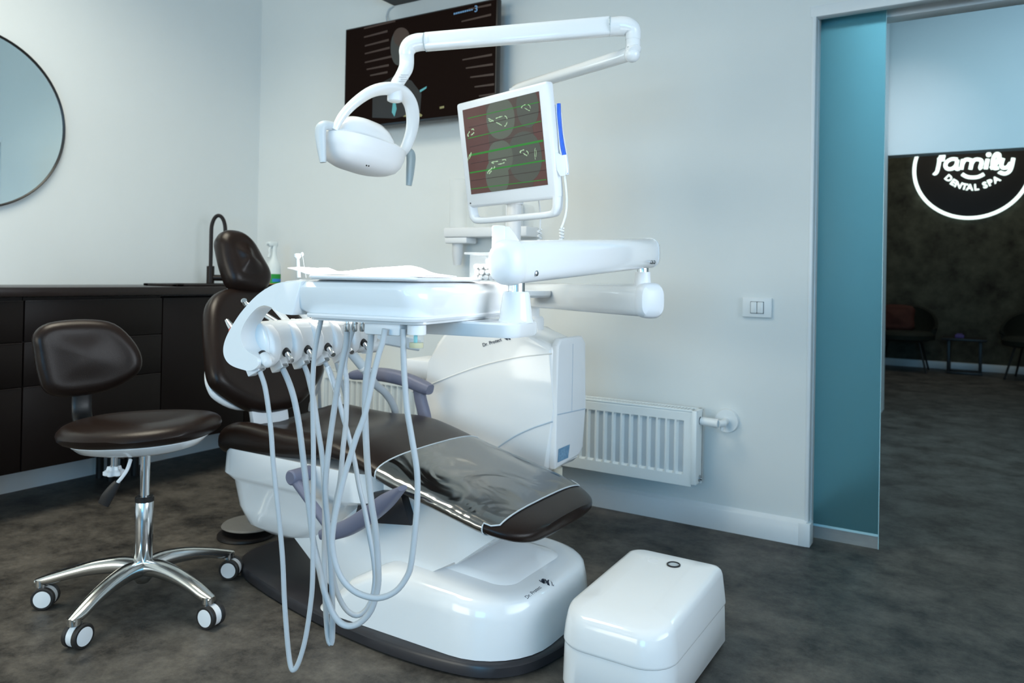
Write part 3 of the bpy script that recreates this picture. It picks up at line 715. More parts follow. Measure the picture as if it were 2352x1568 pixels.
# backrest, shell, bracket, headrest
bx_n = Vector((.90, 0, .42)).normalized(); bV = Vector((-.42, 0, .90)).normalized(); bU = Vector((0, 1, 0))
hb = [(0, .465), (.115, .452), (.185, .395), (.225, .295), (.250, .19), (.258, .12), (.235, .075), (.165, .02), (.09, -.018), (0, -.028)]
ol = [(u, v) for u, v in hb] + [(-u, v) for u, v in hb[-2:0:-1]]
BOx = Vector((-2.175, CY, .575))
bm = NB(); pad(bm, ol, BOx, bU, bV, .085, .010, .5, 4, bend=.25); part(t, 'backrest', bm, LEA)
hs = [(0, .22), (.15, .215), (.225, .19), (.252, .145), (.256, .10), (.236, .055), (.15, .005), (0, -.012)]
ol = [(u * .955, v * .95 + .008) for u, v in hs] + [(-u * .955, v * .95 + .008) for u, v in hs[-2:0:-1]]
bm = NB(); pad(bm, ol, BOx - bx_n * .066, bU, bV, .03, .0, .5, 4, bend=.25); part(t, 'backrest_shell', bm, WPL)
bm = NB(); tube(bm, [Vector((-2.19, CY - .03, .40)), Vector((-2.20, CY - .03, .46)), Vector((-2.215, CY - .03, .54)), Vector((-2.25, CY - .03, .64))], .082, 16, 4, ry=.012, up=(1, 0, 0), expo=6); part(t, 'backrest_bracket', bm, WSAT)
hn = Vector((.93, -.12, .34)).normalized(); hU = UP.cross(hn).normalized(); hV = hn.cross(hU)
ol = [(-.088, .06), (-.082, .10), (-.05, .130), (.012, .128), (.060, .09), (.092, .02), (.112, -.045), (.096, -.09), (.05, -.115), (-.02, -.113), (-.066, -.09), (-.084, -.02)]
HO = VX(559, 602, -2.40)
bm = NB(); pad(bm, ol, HO + hn * .03, hU, hV, .10, .022, .5, 4); hd = part(t, 'headrest', bm, LEA)
bm = NB(); tube(bm, [HO - hn * .05, HO - hn * .055 - UP * .10, BOx - bx_n * .075 + bV * .40], .035, 14, 4, ry=.008, up=hn, expo=4); part(t, 'headrest_bar', bm, CHR)
# armrests
ya = 2.26
bm = NB(); tube(bm, [Vector((-2.15, ya, .634)), Vector((-2.12, ya, .642)), Vector((-2.02, ya, .654)), Vector((-1.93, ya, .653)), Vector((-1.85, ya, .643)), Vector((-1.78, ya, .626)), Vector((-1.745, ya, .618))], [.016, .026, .028, .028, .027, .027, .022], 16, 4, ry=[.007, .019, .025, .026, .025, .024, .019], up=UP, expo=3); 
ar = part(t, 'armrest', bm, ARM, 'slate-blue armrest on the far side, raised')
bm = NB(); tube(bm, [Vector((-1.80, ya, .63)), Vector((-1.79, ya, .58)), Vector((-1.765, ya, .50)), Vector((-1.75, ya - .02, .43))], [.024, .024, .026, .026], 14, 4, ry=.016, up=(0, 1, 0), expo=3); part(ar, 'armrest_post', bm, ARM)
jc = VY(668, 1097, 1.595)
bm = NB(); tube(bm, [VY(742, 1226, 1.60), VY(765, 1222, 1.60), VY(805, 1208, 1.60), VY(850, 1180, 1.60), VY(890, 1148, 1.60), VY(925, 1120, 1.60)], [.018, .022, .024, .024, .024, .018], 16, 4, ry=[.015, .021, .024, .024, .021, .007], up=(-.5, 0, .85), expo=3)
ar = part(t, 'armrest', bm, ARM, 'slate-blue armrest on the near side, folded down')
bm = NB(); lathe(bm, [(.018, -.004), (.0225, 0), (.0225, .075), (.02, .078)], jc, (0, 1, 0)); cyl(bm, jc + Vector((0, .07, 0)), jc + Vector((0, .11, 0)), .012); cyl(bm, jc + Vector((.005, .012, -.01)), VY(752, 1205, 1.605), .014, .014)
part(ar, 'armrest_stem', bm, ARM)
# foot control
fc = VZ(527, 1212, .0); fc.x += .02
t = thing('foot_control', 'dark round foot control on the floor under the white seat shell', 'foot control', (-2.47, 2.03, 0))
part(t, 'base', lathe(NB(), [(.105, 0), (.11, .004), (.108, .012), (.10, .014)], (-2.47, 2.03, 0), n=40), BLK)
part(t, 'pedal_disc', lathe(NB(), [(.03, .012), (.03, .03), (.105, .036), (.11, .040), (.105, .046), (.02, .050)], (-2.47, 2.05, 0), n=40), mat('pedal_grey', (.16, .16, .155), .4, noise=(9, (.18, .18, .175), .4, .6)))

# ================================================================== DENTAL UNIT
t = thing('dental_unit', 'white dental unit cabinet with tulip lettering beyond the patient chair', 'dental unit', (-1.6, 2.5, 0))
UY = 2.4
prof = [(-1.90, .38), (-1.905, .50), (-1.895, .60), (-1.865, .70), (-1.83, .78), (-1.78, .835), (-1.70, .868), (-1.55, .868), (-1.46, .85), (-1.306, .80), (-1.300, .785), (-1.300, .58), (-1.310, .36), (-1.325, .345), (-1.60, .34)]
bm = NB(); prism(bm, prof, f_, UY, UY + .235, .022, 4); bd = part(t, 'body', bm, WPL)
bm = NB(); tube(bm, [VY(978, 887, UY - .0005), VY(1040, 862, UY - .0005), VY(1110, 838, UY - .0005), VY(1190, 820, UY - .0005), VY(1268, 812, UY - .0005)], .0022, 6, 5); part(bd, 'white_seam', bm, SEAM)
bm = NB(); tube(bm, [VY(1140, 1030, UY - .0005), VY(1180, 1003, UY - .0005), VY(1225, 982, UY - .0005), VY(1268, 968, UY - .0005)], .0028, 6, 5); part(bd, 'grey_seam', bm, SEAMB)
xs_ = -1.2985
pf = lambda a, b, c_: Vector((xs_ + c_, a, b))
bm = NB(); prism(bm, [(UY + .006, .36), (UY + .004, .58), (UY + .006, .80), (UY + .03, .825), (UY + .2, .825), (UY + .23, .80), (UY + .235, .56), (UY + .225, .40), (UY + .19, .375)], pf, -.02, .012, .010, 3); sp = part(t, 'side_panel', bm, WSAT)
bm = NB(); tube(bm, [Vector((xs_ + .0125, UY + .008, .555)), Vector((xs_ + .0125, UY + .232, .545))], .0022, 6); part(sp, 'grey_seam', bm, SEAMB)
bm = NB(); tube(bm, [Vector((xs_ + .0125, UY + .12, .55)), Vector((xs_ + .0125, UY + .12, .80))], .0008, 6); part(sp, 'fine_seam', bm, SEAMB)
bm = NB(); flat(bm, [VX(*p, xs_ + .0135) for p in ((1281, 1062), (1283, 1031), (1309, 1020), (1305, 1051))]); part(sp, 'rating_label', bm, LBLU)
lo = VY(1109, 796, UY - .0012)
hi = VY(1152, 783, UY - .0012)
part(bd, 'lettering', text_bm('Dr. Protect', .0245, basis(lo, hi - lo, (hi - lo).cross(Vector((0, 1, 0)))), width=(hi - lo).length), LOGO)
to = VY(1166, 776, UY - .0012)
part(bd, 'tulip_emblem', tulip(basis(to, (.965, 0, .262), (-.262, 0, .965)), .034), LOGO)
bm = NB(); box(bm, (-1.76, 2.285, 0), (-1.50, 2.52, .37), .02); part(t, 'pedestal', bm, WSAT)
bm = NB(); lathe(bm, [(.022, .30), (.022, .345)], (-1.33, UY + .09, 0)); part(t, 'drain_fitting', bm, CREAM)
bm = NB(); box(bm, (-2.02, UY + .03, .62), (-1.84, UY + .2, .70), .012); box(bm, (-2.0, UY + .05, .56), (-1.86, UY + .18, .63), .01); part(t, 'side_block', bm, WSAT)
bm = NB(); tube(bm, [VD(835, 768, 2.55), VD(880, 776, 2.6), VD(960, 792, 2.72)], .014, 10, 3, ry=.022, up=UP, expo=4); part(t, 'assistant_arm', bm, GPL)
CP = VD(1200, 660, 2.72); CP.z = .985
bm = NB(); lathe(bm, [(.028, -.014), (.06, -.013), (.095, -.011), (.103, -.004), (.104, .012), (.098, .012), (.09, .004), (.05, -.004), (.01, -.008)], CP, n=36); part(t, 'spittoon_bowl', bm, WSAT)
bm = NB(); cyl(bm, (CP.x, CP.y, .84), (CP.x, CP.y, CP.z - .012), .026); part(t, 'spittoon_column', bm, WSAT)
PV = VD(1215, 677, 2.96)
bm = NB(); lathe(bm, [(.06, .84), (.06, .885), (.052, .893)], (PV.x, PV.y, 0)); part(t, 'pivot_collar', bm, WSAT)

# ================================================================== BALANCED ARM
t = thing('balanced_arm', 'white two-section swing arm carrying the instrument table', 'arm', (PV.x, PV.y, .893))
E1 = VD(1492, 690, 2.22)
def arm(bm, a, b, w0, h0, w1, h1, e=3.5, n=28, up=UP): tube(bm, [a, a.lerp(b, .02), a.lerp(b, .5), a.lerp(b, .98), b], [w0 * .85, w0, (w0 + w1) / 2, w1, w1 * .85], n, 0, ry=[h0 * .85, h0, (h0 + h1) / 2, h1, h1 * .85], up=up, expo=e)
d1 = (E1 - PV).normalized()
bm = NB(); arm(bm, PV - d1 * .06, E1 + d1 * .0, .040, .047, .040, .048); la = part(t, 'lower_arm', bm, WPL)
bm = NB(); tube(bm, [E1 - d1 * .012, E1 + d1 * .006, E1 + d1 * .018, E1 + d1 * .024], [.043, .044, .038, .022], 28, 0, ry=[.051, .052, .044, .026], up=UP, expo=3.2); part(la, 'end_cap', bm, WSAT)
bm = NB(); cyl(bm, (PV.x, PV.y, .893), (PV.x, PV.y, PV.z), .042); part(t, 'lower_pivot', bm, WSAT)
J = VD(1476, 640, 2.24); T = VD(1489, 581, 2.25); A1 = VD(1168, 603, 1.52)
bm = NB(); cyl(bm, J - UP * .03, J + UP * .020, .025, .022); part(t, 'swivel_sleeve', bm, WSAT)
bm = NB(); cyl(bm, J + UP * .018, J + UP * .06, .017); part(t, 'swivel_pin', bm, CHR)
d2 = (T - A1).normalized()
bm = NB(); arm(bm, A1, T, .036, .0435, .036, .0435, 3.2); sa = part(t, 'spring_arm', bm, WPL)
bm = NB(); tube(bm, [A1 - d2 * .034, A1 - d2 * .026, A1 - d2 * .008, A1 + d2 * .006], [.020, .031, .037, .038], 28, 0, ry=[.024, .037, .0445, .046], up=UP, expo=2.6); part(sa, 'end_cap', bm, WSAT)
bm = NB(); tube(bm, [T - d2 * .01, T + d2 * .01, T + d2 * .022], [.037, .034, .022], 28, 0, ry=[.0445, .041, .028], up=UP, expo=3); part(sa, 'rear_cap', bm, WPL)
sd = Vector((d2.y, -d2.x, 0))
for px, py, d_ in ((1210, 627, 1.56), (1493, 602, 2.17), (1500, 602, 2.19)):
    q = VD(px, py, d_); k = (q - A1).dot(sd); q = q + sd * (.0355 - k)
    bm = NB(); lathe(bm, [(.006, -.004), (.006, .0015), (.004, .003)], q, sd, 14); part(sa, 'screw', bm, STEEL)
PO = Vector((-.807, 1.324, 0))
bm = NB(); cyl(bm, PO + UP * 1.010, PO + UP * 1.045, .0175); part(t, 'front_pin', bm, CHR)
bm = NB(); hb_ = VD(1145, 552, 1.54); hr = RGT; hf = FWD
def obox(bm, O, X, Y, lo, hi, bev): return box(bm, lo, hi, bev, 2, Matrix.Translation(O) @ Matrix((X, Y, UP)).transposed().to_4x4())
obox(bm, hb_, hr, hf, (-.013, -.01, -.02), (.014, .03, .03), .004)
prism(bm, [(.012, -.02), (.045, -.02), (.045, -.004), (.022, .028), (.012, .028)], lambda u, v, w_: hb_ + hr * u + UP * v + hf * w_, -.008, .03, .002)
part(t, 'handle_block', bm, WSAT)

# ================================================================== INSTRUMENT TABLE
tu = Vector((.992, .127, 0)).normalized(); tv = Vector((-.127, .992, 0)).normalized(); TA = Vector((-.85, 1.06, 0))
def L(x, y, z): return TA + tu * x + tv * y + UP * z
TM = Matrix.Translation(TA) @ Matrix((tu, tv, UP)).transposed().to_4x4()
t = thing('instrument_table', 'white instrument delivery table with handpiece holder bar at its left end', 'instrument table', L(-.15, .2, .91))
def lr(x0, x1, y0, y1, r, z, n=6): return [L(x, y, z) for x, y in rrect((x1 - x0) / 2, (y1 - y0) / 2, r, n, (x0 + x1) / 2, (y0 + y1) / 2)]
bm = NB(); loft(bm, [lr(-.262, -.004, .012, .42, .035, .9575), lr(-.268, .0, .020, .425, .04, .966), lr(-.30, .003, .012, .43, .04, .978), lr(-.322, .005, .005, .431, .045, .992), lr(-.334, .006, -.001, .432, .045, 1.008), lr(-.337, .003, -.002, .43, .05, 1.020), lr(-.33, -.007, .006, .42, .05, 1.030), lr(-.31, -.03, .03, .40, .05, 1.0345), lr(-.29, -.05, .05, .38, .04, 1.035)])
tb = part(t, 'table_body', bm, WPL)
bm = NB(); loft(bm, [lr(-.255, .004, -.0055, .434, .03, .9635), lr(-.2555, .006, -.007, .435, .03, .968), lr(-.255, .004, -.0055, .434, .03, .971)]); part(tb, 'lower_rim', bm, WSAT)
# the two curved side arms and the holder bar
aprof = [(-.255, 1.0315), (-.285, 1.0305), (-.315, 1.026), (-.338, 1.017), (-.358, 1.006), (-.376, .993), (-.392, .979), (-.408, .963), (-.423, .945), (-.435, .928), (-.444, .912), (-.449, .897), (-.449, .883), (-.444, .872), (-.434, .863), (-.418, .857), (-.395, .853), (-.385, .852), (-.370, .855), (-.359, .863), (-.355, .874), (-.366, .882), (-.380, .888), (-.391, .894), (-.398, .902), (-.404, .915), (-.403, .930), (-.396, .944), (-.386, .957), (-.374, .969), (-.361, .978), (-.347, .982), (-.332, .980), (-.310, .971), (-.295, .967), (-.275, .966), (-.255, .966)]
fl = lambda u, v, w_: L(u, w_, v)
for y0, y1 in ((-.004, .042), (.385, .430)):
    bm = NB(); prism(bm, [(p.x, p.y) for p in catmull([(a, b, 0) for a, b in aprof[:-1]], 4)], fl, y0, y1, .0035, 3); part(t, 'side_arm', bm, WPL)
HPp = [(-.446, .885), (-.444, .915), (-.437, .934), (-.425, .943), (-.408, .946), (-.392, .942), (-.380, .931), (-.373, .914), (-.371, .893), (-.375, .873), (-.385, .860), (-.400, .855), (-.420, .854), (-.437, .866)]
bm = NB(); prism(bm, HPp, fl, .036, .425, .006, 3); hbm = part(t, 'holder_bar', bm, WPL)
slots = [.022 + .068 * i for i in range(6)]
an = (tu * .62 - UP * .50).normalized()                # the sloped front of the bar faces right and down
hx = tu
for i, y in enumerate(slots):
    bm = NB(); prism(bm, [(-.404, .944), (-.384, .938), (-.370, .925), (-.362, .907), (-.360, .888), (-.365, .868), (-.379, .855), (-.404, .853)], fl, y + .020, y + .046, .006, 3)
    part(hbm, 'holder_rib', bm, WSAT)
    P0 = L(-.371, y, .882); ax_ = (tu * .80 - tv * .42 - UP * .42).normalized()
    bm = NB(); lathe(bm, [(.0085, -.004), (.0085, .006), (.0065, .007)], P0, ax_, 16); part(hbm, 'pin_collar', bm, BLK)
    if i == 0:
        bm = NB(); lathe(bm, [(.0085, .004), (.0115, .008), (.012, .022), (.008, .034), (.003, .036)], P0, ax_, 18); part(hbm, 'white_knob', bm, WPL)
    else:
        bm = NB(); lathe(bm, [(.0058, .006), (.0058, .034), (.0050, .0355)], P0, ax_, 18); part(hbm, 'control_pin', bm, CHR)
    if i < 5:
        M = Matrix.Translation(L(-.388, y - .002, .855)) @ Matrix((tu, tv, UP)).transposed().to_4x4() @ Matrix.Rotation(-.5, 4, 'Y')
        bm = NB(); box(bm, (-.016, -.011, -.012), (.016, .011, .010), .003, 2, M); cl = part(hbm, 'hose_clip', bm, WSAT)
        bm = NB(); box(bm, (.004, -.0085, -.0125), (.0165, .0085, -.004), .002, 2, M); part(cl, 'clip_insert', bm, STEEL)
for y in (.09, .158, .226, .294):
    bm = NB(); lathe(bm, [(.005, 0), (.004, .0015)], L(-.412, y, .945), UP, 12); part(hbm, 'dimple', bm, WSAT)
# underside: bracket to the arm, ports, oil filter cup
bm = NB(); loft(bm, [lr(-.17, .108, .175, .31, .03, .928), lr(-.172, .111, .173, .312, .032, .933), lr(-.172, .111, .173, .312, .032, .953), lr(-.168, .107, .177, .308, .03, .957)])
br = part(t, 'arm_bracket', bm, WPL)
bm = NB(); lathe(bm, [(.0375, .955), (.034, .963), (.0275, 1.012), (.0255, 1.017), (.016, 1.018)], PO, n=28); part(br, 'arm_socket', bm, WPL)
bm = NB(); obox(bm, L(-.095, .06, 0), tu, tv, (-.04, -.03, .934), (.04, .05, .96), .004); part(t, 'hose_block', bm, WSAT)
FC = VD(957, 765, 1.40)
bm = NB(); lathe(bm, [(.0175, .938), (.0175, .956)], (FC.x, FC.y, 0)); fcap = part(t, 'filter_cap', bm, WSAT)
bm = NB(); lathe(bm, [(.0130, .912), (.0138, .914), (.0138, .940)], (FC.x, FC.y, 0), cap1=False); part(fcap, 'filter_cup', bm, CLR)
bm = NB(); lathe(bm, [(.0118, .9135), (.0128, .915), (.0128, .923)], (FC.x, FC.y, 0)); part(fcap, 'filter_oil', bm, OIL)
bm = NB(); box(bm, (FC.x - .004, FC.y - .004, .923), (FC.x + .002, FC.y + .001, .940), .001); part(fcap, 'filter_strip', bm, TEALP)
for px in (797, 815, 832):
    q = VZ(px, 737, .957); bm = NB(); lathe(bm, [(.0045, -.020), (.0052, -.018), (.0052, -.006), (.003, -.005), (.003, .004)], q, UP, 14); part(t, 'hose_fitting', bm, CHR)

# ------------------------------------------------------------------ handpieces and their hoses
def hose(points, d0, d1, r, name, root, n=10):
    """points are photo positions, the depth runs from d0 to d1 along the hose"""
    ln = [0]
    for a, b in zip(points, points[1:]): ln.append(ln[-1] + math.hypot(b[0] - a[0], b[1] - a[1]))
    P = [VD(x, y, d0 + (d1 - d0) * l_ / ln[-1]) for (x, y), l_ in zip(points, ln)]
    bm = NB(); tube(bm, P, r, n, 4); return part(root, name, bm, HOSE)
HA = [(594, 842), (597, 853), (608, 886), (616, 934), (623, 995), (627, 1055), (633, 1117), (641, 1190), (646, 1244), (650, 1298), (653, 1372), (658, 1446), (663, 1500), (668, 1530), (675, 1538), (687, 1518), (702, 1464), (713, 1390), (718, 1330), (719, 1206), (720, 1053), (718.5, 946), (718, 886), (721, 830), (726, 789), (732, 760), (739, 728)]
HB = [(643, 830), (648, 843), (662, 874), (674, 910), (684, 958), (691, 1007), (697, 1058), (704, 1117), (712, 1181), (720, 1244), (732, 1298), (746, 1361), (768, 1414), (794, 1436), (824, 1431), (852, 1401), (867, 1353), (869, 1309), (863, 1219), (853, 1155), (845, 1078), (841, 1015), (838.5, 946), (839, 900), (842, 861), (850, 801), (855, 732)]
HC = [(694, 824), (698, 837), (706, 858), (713, 886), (721, 922), (730, 983), (739, 1040), (744, 1100), (746, 1190), (745, 1280), (747, 1372), (752, 1450), (758, 1476), (763, 1464), (763, 1372), (759, 1280), (752, 1193), (747, 1130), (750, 1078), (757, 1015), (766, 951), (774, 898), (785, 837), (795, 789), (797, 745)]
HD = [(740, 816), (744, 828), (757, 850), (770, 890), (777, 912), (788, 958), (800, 998), (814, 1056), (825, 1117), (837, 1168), (848, 1226), (858, 1285), (861, 1335), (850, 1385), (825, 1412), (798, 1402), (775, 1362), (762, 1300), (764, 1220), (771, 1155), (781, 1104), (788, 1028), (794, 976), (796, 920), (796, 874), (792, 836), (800, 790), (816, 740)]
HF = [(884, 755), (879, 785), (870, 813), (858, 861), (848, 910), (836, 958), (819, 1002), (805, 1047), (790, 1096), (776, 1155), (766, 1206), (763, 1250), (772, 1298), (790, 1335), (822, 1362), (868, 1373), (908, 1358), (934, 1325), (945, 1290), (955, 1200), (959, 1130), (957, 1075), (945, 1000), (935, 940), (930, 880), (927, 820), (926, 755)]
def handpiece(label, pts, d0, d1, r, y, tip=None, sleeve=None):
    base = L(-.41, y, .945)
    t = thing('dental_handpiece', label, 'dental handpiece', base, 'handpieces hanging in the holder bar')
    hose(pts, d0, d1, r, 'hose', t)
    if tip:
        (x0, y0), (x1, y1), da, db, kind = tip
        a, b = VD(x0, y0, da), VD(x1, y1, db); ax_ = a - b; ln = ax_.length
        if kind == 0:
            bm = NB(); lathe(bm, [(.0075, 0), (.0085, .01), (.0085, ln * .55), (.0075, ln * .62)], b, ax_, 16); part(t, 'body', bm, WPL)
            bm = NB(); lathe(bm, [(.0088, ln * .60), (.0088, ln * .66)], b, ax_, 16); part(t, 'red_ring', bm, RED)
            bm = NB(); lathe(bm, [(.0075, ln * .66), (.0070, ln * .80), (.0045, ln), (.001, ln)], b, ax_, 16); part(t, 'nozzle', bm, CHR)
        else:
            bm = NB(); lathe(bm, [(.0065, 0), (.0068, ln * .3), (.0050, ln * .88), (.0045, ln * .95)], b, ax_, 16); part(t, 'body', bm, CHR)
            bm = NB(); lathe(bm, [(.0055, -.009), (.0068, -.006), (.0068, .007), (.005, .009)], a, (RGT * .2 + UP * .5 - FWD * .8), 18); part(t, 'head', bm, CHR)
    else:
        bm = NB(); cyl(bm, base + UP * -.02, base - tu * .06 + UP * .03, .007); part(t, 'body', bm, WPL)
    if sleeve:
        P = [VD(x, y_, d_) for x, y_, d_ in sleeve]; bm = NB(); tube(bm, P, [r + .0012] * len(P), 12, 3); part(t, 'ribbed_sleeve', bm, WSAT)
    return t
handpiece('handpiece at the near end, red-ringed nozzle, its hose in the longest loop', HA, 1.52, 1.50, .0050, slots[0], ((521, 736), (562, 800), 1.60, 1.53, 0))
handpiece('second handpiece from the near end of the holder, slim chrome head poking up at left', HB, 1.59, 1.46, .0064, slots[1], ((561, 694), (648, 748), 1.72, 1.66, 1))
handpiece('third handpiece from the near end of the holder, hose in a very narrow long loop', HC, 1.655, 1.47, .0058, slots[2])
handpiece('fourth handpiece from the near end, ribbed sleeve at the top of its hose', HD, 1.72, 1.56, .0056, slots[3], None, [(752, 842, 1.717), (762, 868, 1.715), (770, 890, 1.713), (777, 912, 1.711)])
t = thing('supply_hose', 'pale grey hose with both ends under the table, rightmost of the hanging loops', 'hose', L(-.09, .05, .93))
hose(HF, 1.40, 1.40, .0056, 'hose', t)
# suction hoses on the far side of the chair
for lab, pts, d0, d1, r, tipx in (('grey suction tip and thick hose hanging behind the raised far armrest', [(845, 855), (862, 882), (885, 902), (903, 930), (910, 960), (912, 1000)], 2.78, 2.98, .0145, (798, 800)),
                       ('thin grey suction hose curving down left of the far radiator, beside the backrest', [(742, 845), (730, 890), (712, 940), (738, 985)], 3.06, 3.12, .0075, None),
                       ('grey suction hose hanging straight behind the backrest edge', [(731, 850), (733, 900), (736, 960), (740, 1000)], 3.10, 3.16, .0075, None),
                       ('dark grey suction hose crossing behind the handpiece hoses down to the seat', [(768, 815), (776, 848), (788, 890), (796, 930), (800, 960)], 2.98, 3.05, .0075, None)):
    t = thing('suction_hose', lab, 'suction hose', VD(*pts[-1], d1), 'suction hoses beyond the chair')
    P = [VD(x, y, d0 + (d1 - d0) * i / (len(pts) - 1)) for i, (x, y) in enumerate(pts)]
    bm = NB(); tube(bm, P, r, 10, 4); part(t, 'hose', bm, HOSE)
    if tipx:
        a = VD(*tipx, 2.74); bm = NB(); cyl(bm, P[0], a, .0185, .0165); sg = part(t, 'suction_tip', bm, GPL)
        bm = NB(); m_ = P[0].lerp(a, .22); ax_ = (a - P[0]).normalized(); cyl(bm, m_ - ax_ * .005, m_ + ax_ * .005, .0198); part(sg, 'white_ring', bm, SEAM)

# ------------------------------------------------------------------ things lying on the table
t = thing('instrument_mat', 'flat white tray mat on the near edge of the instrument table', 'tray', L(-.13, .1, 1.035))
bm = NB(); loft(bm, [lr(-.245, -.012, -.001, .28, .02, 1.0355), lr(-.248, -.008, -.006, .284, .022, 1.039), lr(-.248, -.008, -.006, .284, .022, 1.042), lr(-.246, -.010, -.004, .282, .021, 1.0435)]); mt = part(t, 'mat', bm, WSAT)
nx, ny = 30, 14
bm = NB()
sil = [(-.330, 1.0535), (-.305, 1.0525), (-.28, 1.051), (-.25, 1.0500), (-.215, 1.0505), (-.18, 1.0545), (-.14, 1.0580), (-.10, 1.0620), (-.07, 1.0635), (-.045, 1.0590), (-.02, 1.050), (.0, 1.043)]
def pz(u, v):                                          # crest follows the folded paper, the near edge lies on the mat
    for (a, za), (b, zb_) in zip(sil, sil[1:]):
        if a <= u <= b + 1e-6: z = za + (zb_ - za) * (u - a) / (b - a); break
    else: z = 1.043
    base = 1.0445 + max(0, -.262 - u) * .17
    f = math.sin(min(1, v / .55) * PI / 2) if v < .55 else 1 - .8 * (v - .55) / .45
    return base + (max(z, base + .001) - base) * f + .0008 * math.sin(60 * u + 9 * v)
top = []
for th_ in (.0014, 0):
    g = [[bm.verts.new(L(-.33 + .33 * i / nx, .012 + .13 * j / ny + .03 * max(0, 1 - 4 * i / nx), pz(-.33 + .33 * i / nx, j / ny) + th_)) for i in range(nx + 1)] for j in range(ny + 1)]
    top.append(g)
    for j in range(ny):
        for i in range(nx): bm.faces.new((g[j][i], g[j][i + 1], g[j + 1][i + 1], g[j + 1][i]))
g, h = top
edge = [(0, i) for i in range(nx)] + [(j, nx) for j in range(ny)] + [(ny, nx - i) for i in range(nx)] + [(ny - j, 0) for j in range(ny)]
for a, b in zip(edge, edge[1:] + edge[:1]):
    bm.faces.new((g[a[0]][a[1]], g[b[0]][b[1]], h[b[0]][b[1]], h[a[0]][a[1]]))
pp = solo('paper_pouch', bm, PAPER, 'crumpled white paper pouch with small red print on the instrument table', 'pouch')
def on_pouch(u, v): return L(u, .012 + .13 * v + .03 * max(0, 1 - 4 * (u + .33) / .33), pz(u, v) + .0021)
for k in range(3):
    u = -.178 + .0085 * k; bm = NB()
    flat(bm, [on_pouch(u, .16), on_pouch(u + .006, .14), on_pouch(u + .013, .34), on_pouch(u + .006, .38)]); part(pp, 'red_print', bm, RED)
q = VD(685, 612, 1.66)
def on_table(px, py, d): p = VD(px, py, d); return p
a = VD(687, 632, 1.72); a.z = 1.036; b = VD(684, 590, 1.72)
t = thing('prophy_brush', 'small white brush head standing up behind the paper pouch', 'brush', a)
bm = NB(); cyl(bm, a, b, .0045, .0035); lathe(bm, [(.0045, -.004), (.008, 0), (.008, .006), (.0055, .008)], b, (b - a)); part(t, 'brush', bm, WPL)
a = VD(703, 632, 1.72); a.z = 1.036; b = VD(695, 588, 1.72)
t = thing('micro_applicator', 'thin white micro applicator standing behind the paper pouch', 'applicator', a)
bm = NB(); cyl(bm, a, b, .0007, .0007, 6); part(t, 'stem', bm, SEAM); bm = NB(); lathe(bm, [(.0015, 0), (.0032, .002), (.0032, .007), (.0015, .009)], b, b - a, 10); part(t, 'tip', bm, WPL)
# cotton roll box
cb0 = VD(1078, 629, 1.60); cz = 1.0365; cw = .085; cdp = .075
CBO = Vector((cb0.x, cb0.y, cz))
t = thing('cotton_box', 'clear lidded box of cotton rolls on the table beside the swing arm', 'box', CBO)
bm = NB(); 
for lo_, hi_ in (((0, 0, 0), (cw, .002, .055)), ((0, cdp - .002, 0), (cw, cdp, .055)), ((0, 0, 0), (.002, cdp, .055)), ((cw - .002, 0, 0), (cw, cdp, .055)), ((0, 0, 0), (cw, cdp, .002))): obox(bm, CBO, tu, tv, lo_, hi_, .0004)
part(t, 'box', bm, milky('box_acrylic', (.86, .89, .90), .05))
bm = NB(); obox(bm, CBO, tu, tv, (-.012, -.004, .0555), (cw + .004, cdp + .004, .0600), .0015); part(t, 'lid', bm, CLR)
cr0 = None
rs = random.Random(3)
k = 0
for row in range(4):
    for c in range(6):
        x = .0095 + c * .0125 + (row % 2) * .003; z = .0075 + row * .0115
        if row == 3 and c in (0, 1, 4): continue
        p0 = CBO + tu * x + tv * (.006 + rs.random() * .004) + UP * z; p1 = CBO + tu * (x + rs.uniform(-.001, .001)) + tv * (.066 - rs.random() * .004) + UP * z
        if cr0 is None:
            bm = NB(); lathe(bm, [(.0035, 0), (.0056, .001), (.0058, .004), (.0058, .052), (.0056, .055), (.0035, .056)], (0, 0, 0), tv, 12)
            cr0 = finish('cotton_roll', bm, COT, Vector((0, 0, 0))); o = cr0
            o['label'] = 'white cotton roll lying in the clear lidded box'; o['category'] = 'cotton roll'; o['group'] = 'cotton rolls in the clear box'
        else:
            o = cr0.copy(); COL.objects.link(o)
        o.location = p0

# ================================================================== OPERATING LAMP
PL = VD(1186, 205, 2.97); PL = Vector((PL.x, PL.y, PL.z))
t = thing('operating_lamp', 'white operating lamp on a jointed arm above the patient chair', 'lamp', (PL.x, PL.y, .868))
bm = NB(); cyl(bm, (PL.x, PL.y, .86), (PL.x, PL.y, PL.z), .028); part(t, 'post', bm, WSAT)
EL = VD(1452, 122, 2.33)
bm = NB(); tube(bm, [PL + UP * -.01, PL + (EL - PL) * .04, PL + (EL - PL) * .5, EL - (EL - PL).normalized() * .02, EL + Vector((0, 0, .01)), VD(1454, 104, 2.33), VD(1454, 88, 2.33)], [.020, .021, .0215, .022, .0225, .0225, .0225], 18, 4)
bmesh.ops.create_uvsphere(bm, u_segments=18, v_segments=12, radius=.0245, matrix=Matrix.Translation(EL - UP * .004)); part(t, 'rear_arm', bm, WPL)
bm = NB(); tube(bm, [VD(1454, 92, 2.33), VD(1454, 76, 2.33), VD(1450, 66, 2.33), VD(1438, 61, 2.335), VD(1422, 60, 2.34), VD(1398, 62, 2.34)], [.0235, .0245, .027, .030, .0305, .0285], 18, 4); part(t, 'elbow', bm, WPL)
a = VD(1408, 60, 2.34); b = VD(972, 97, 2.44)
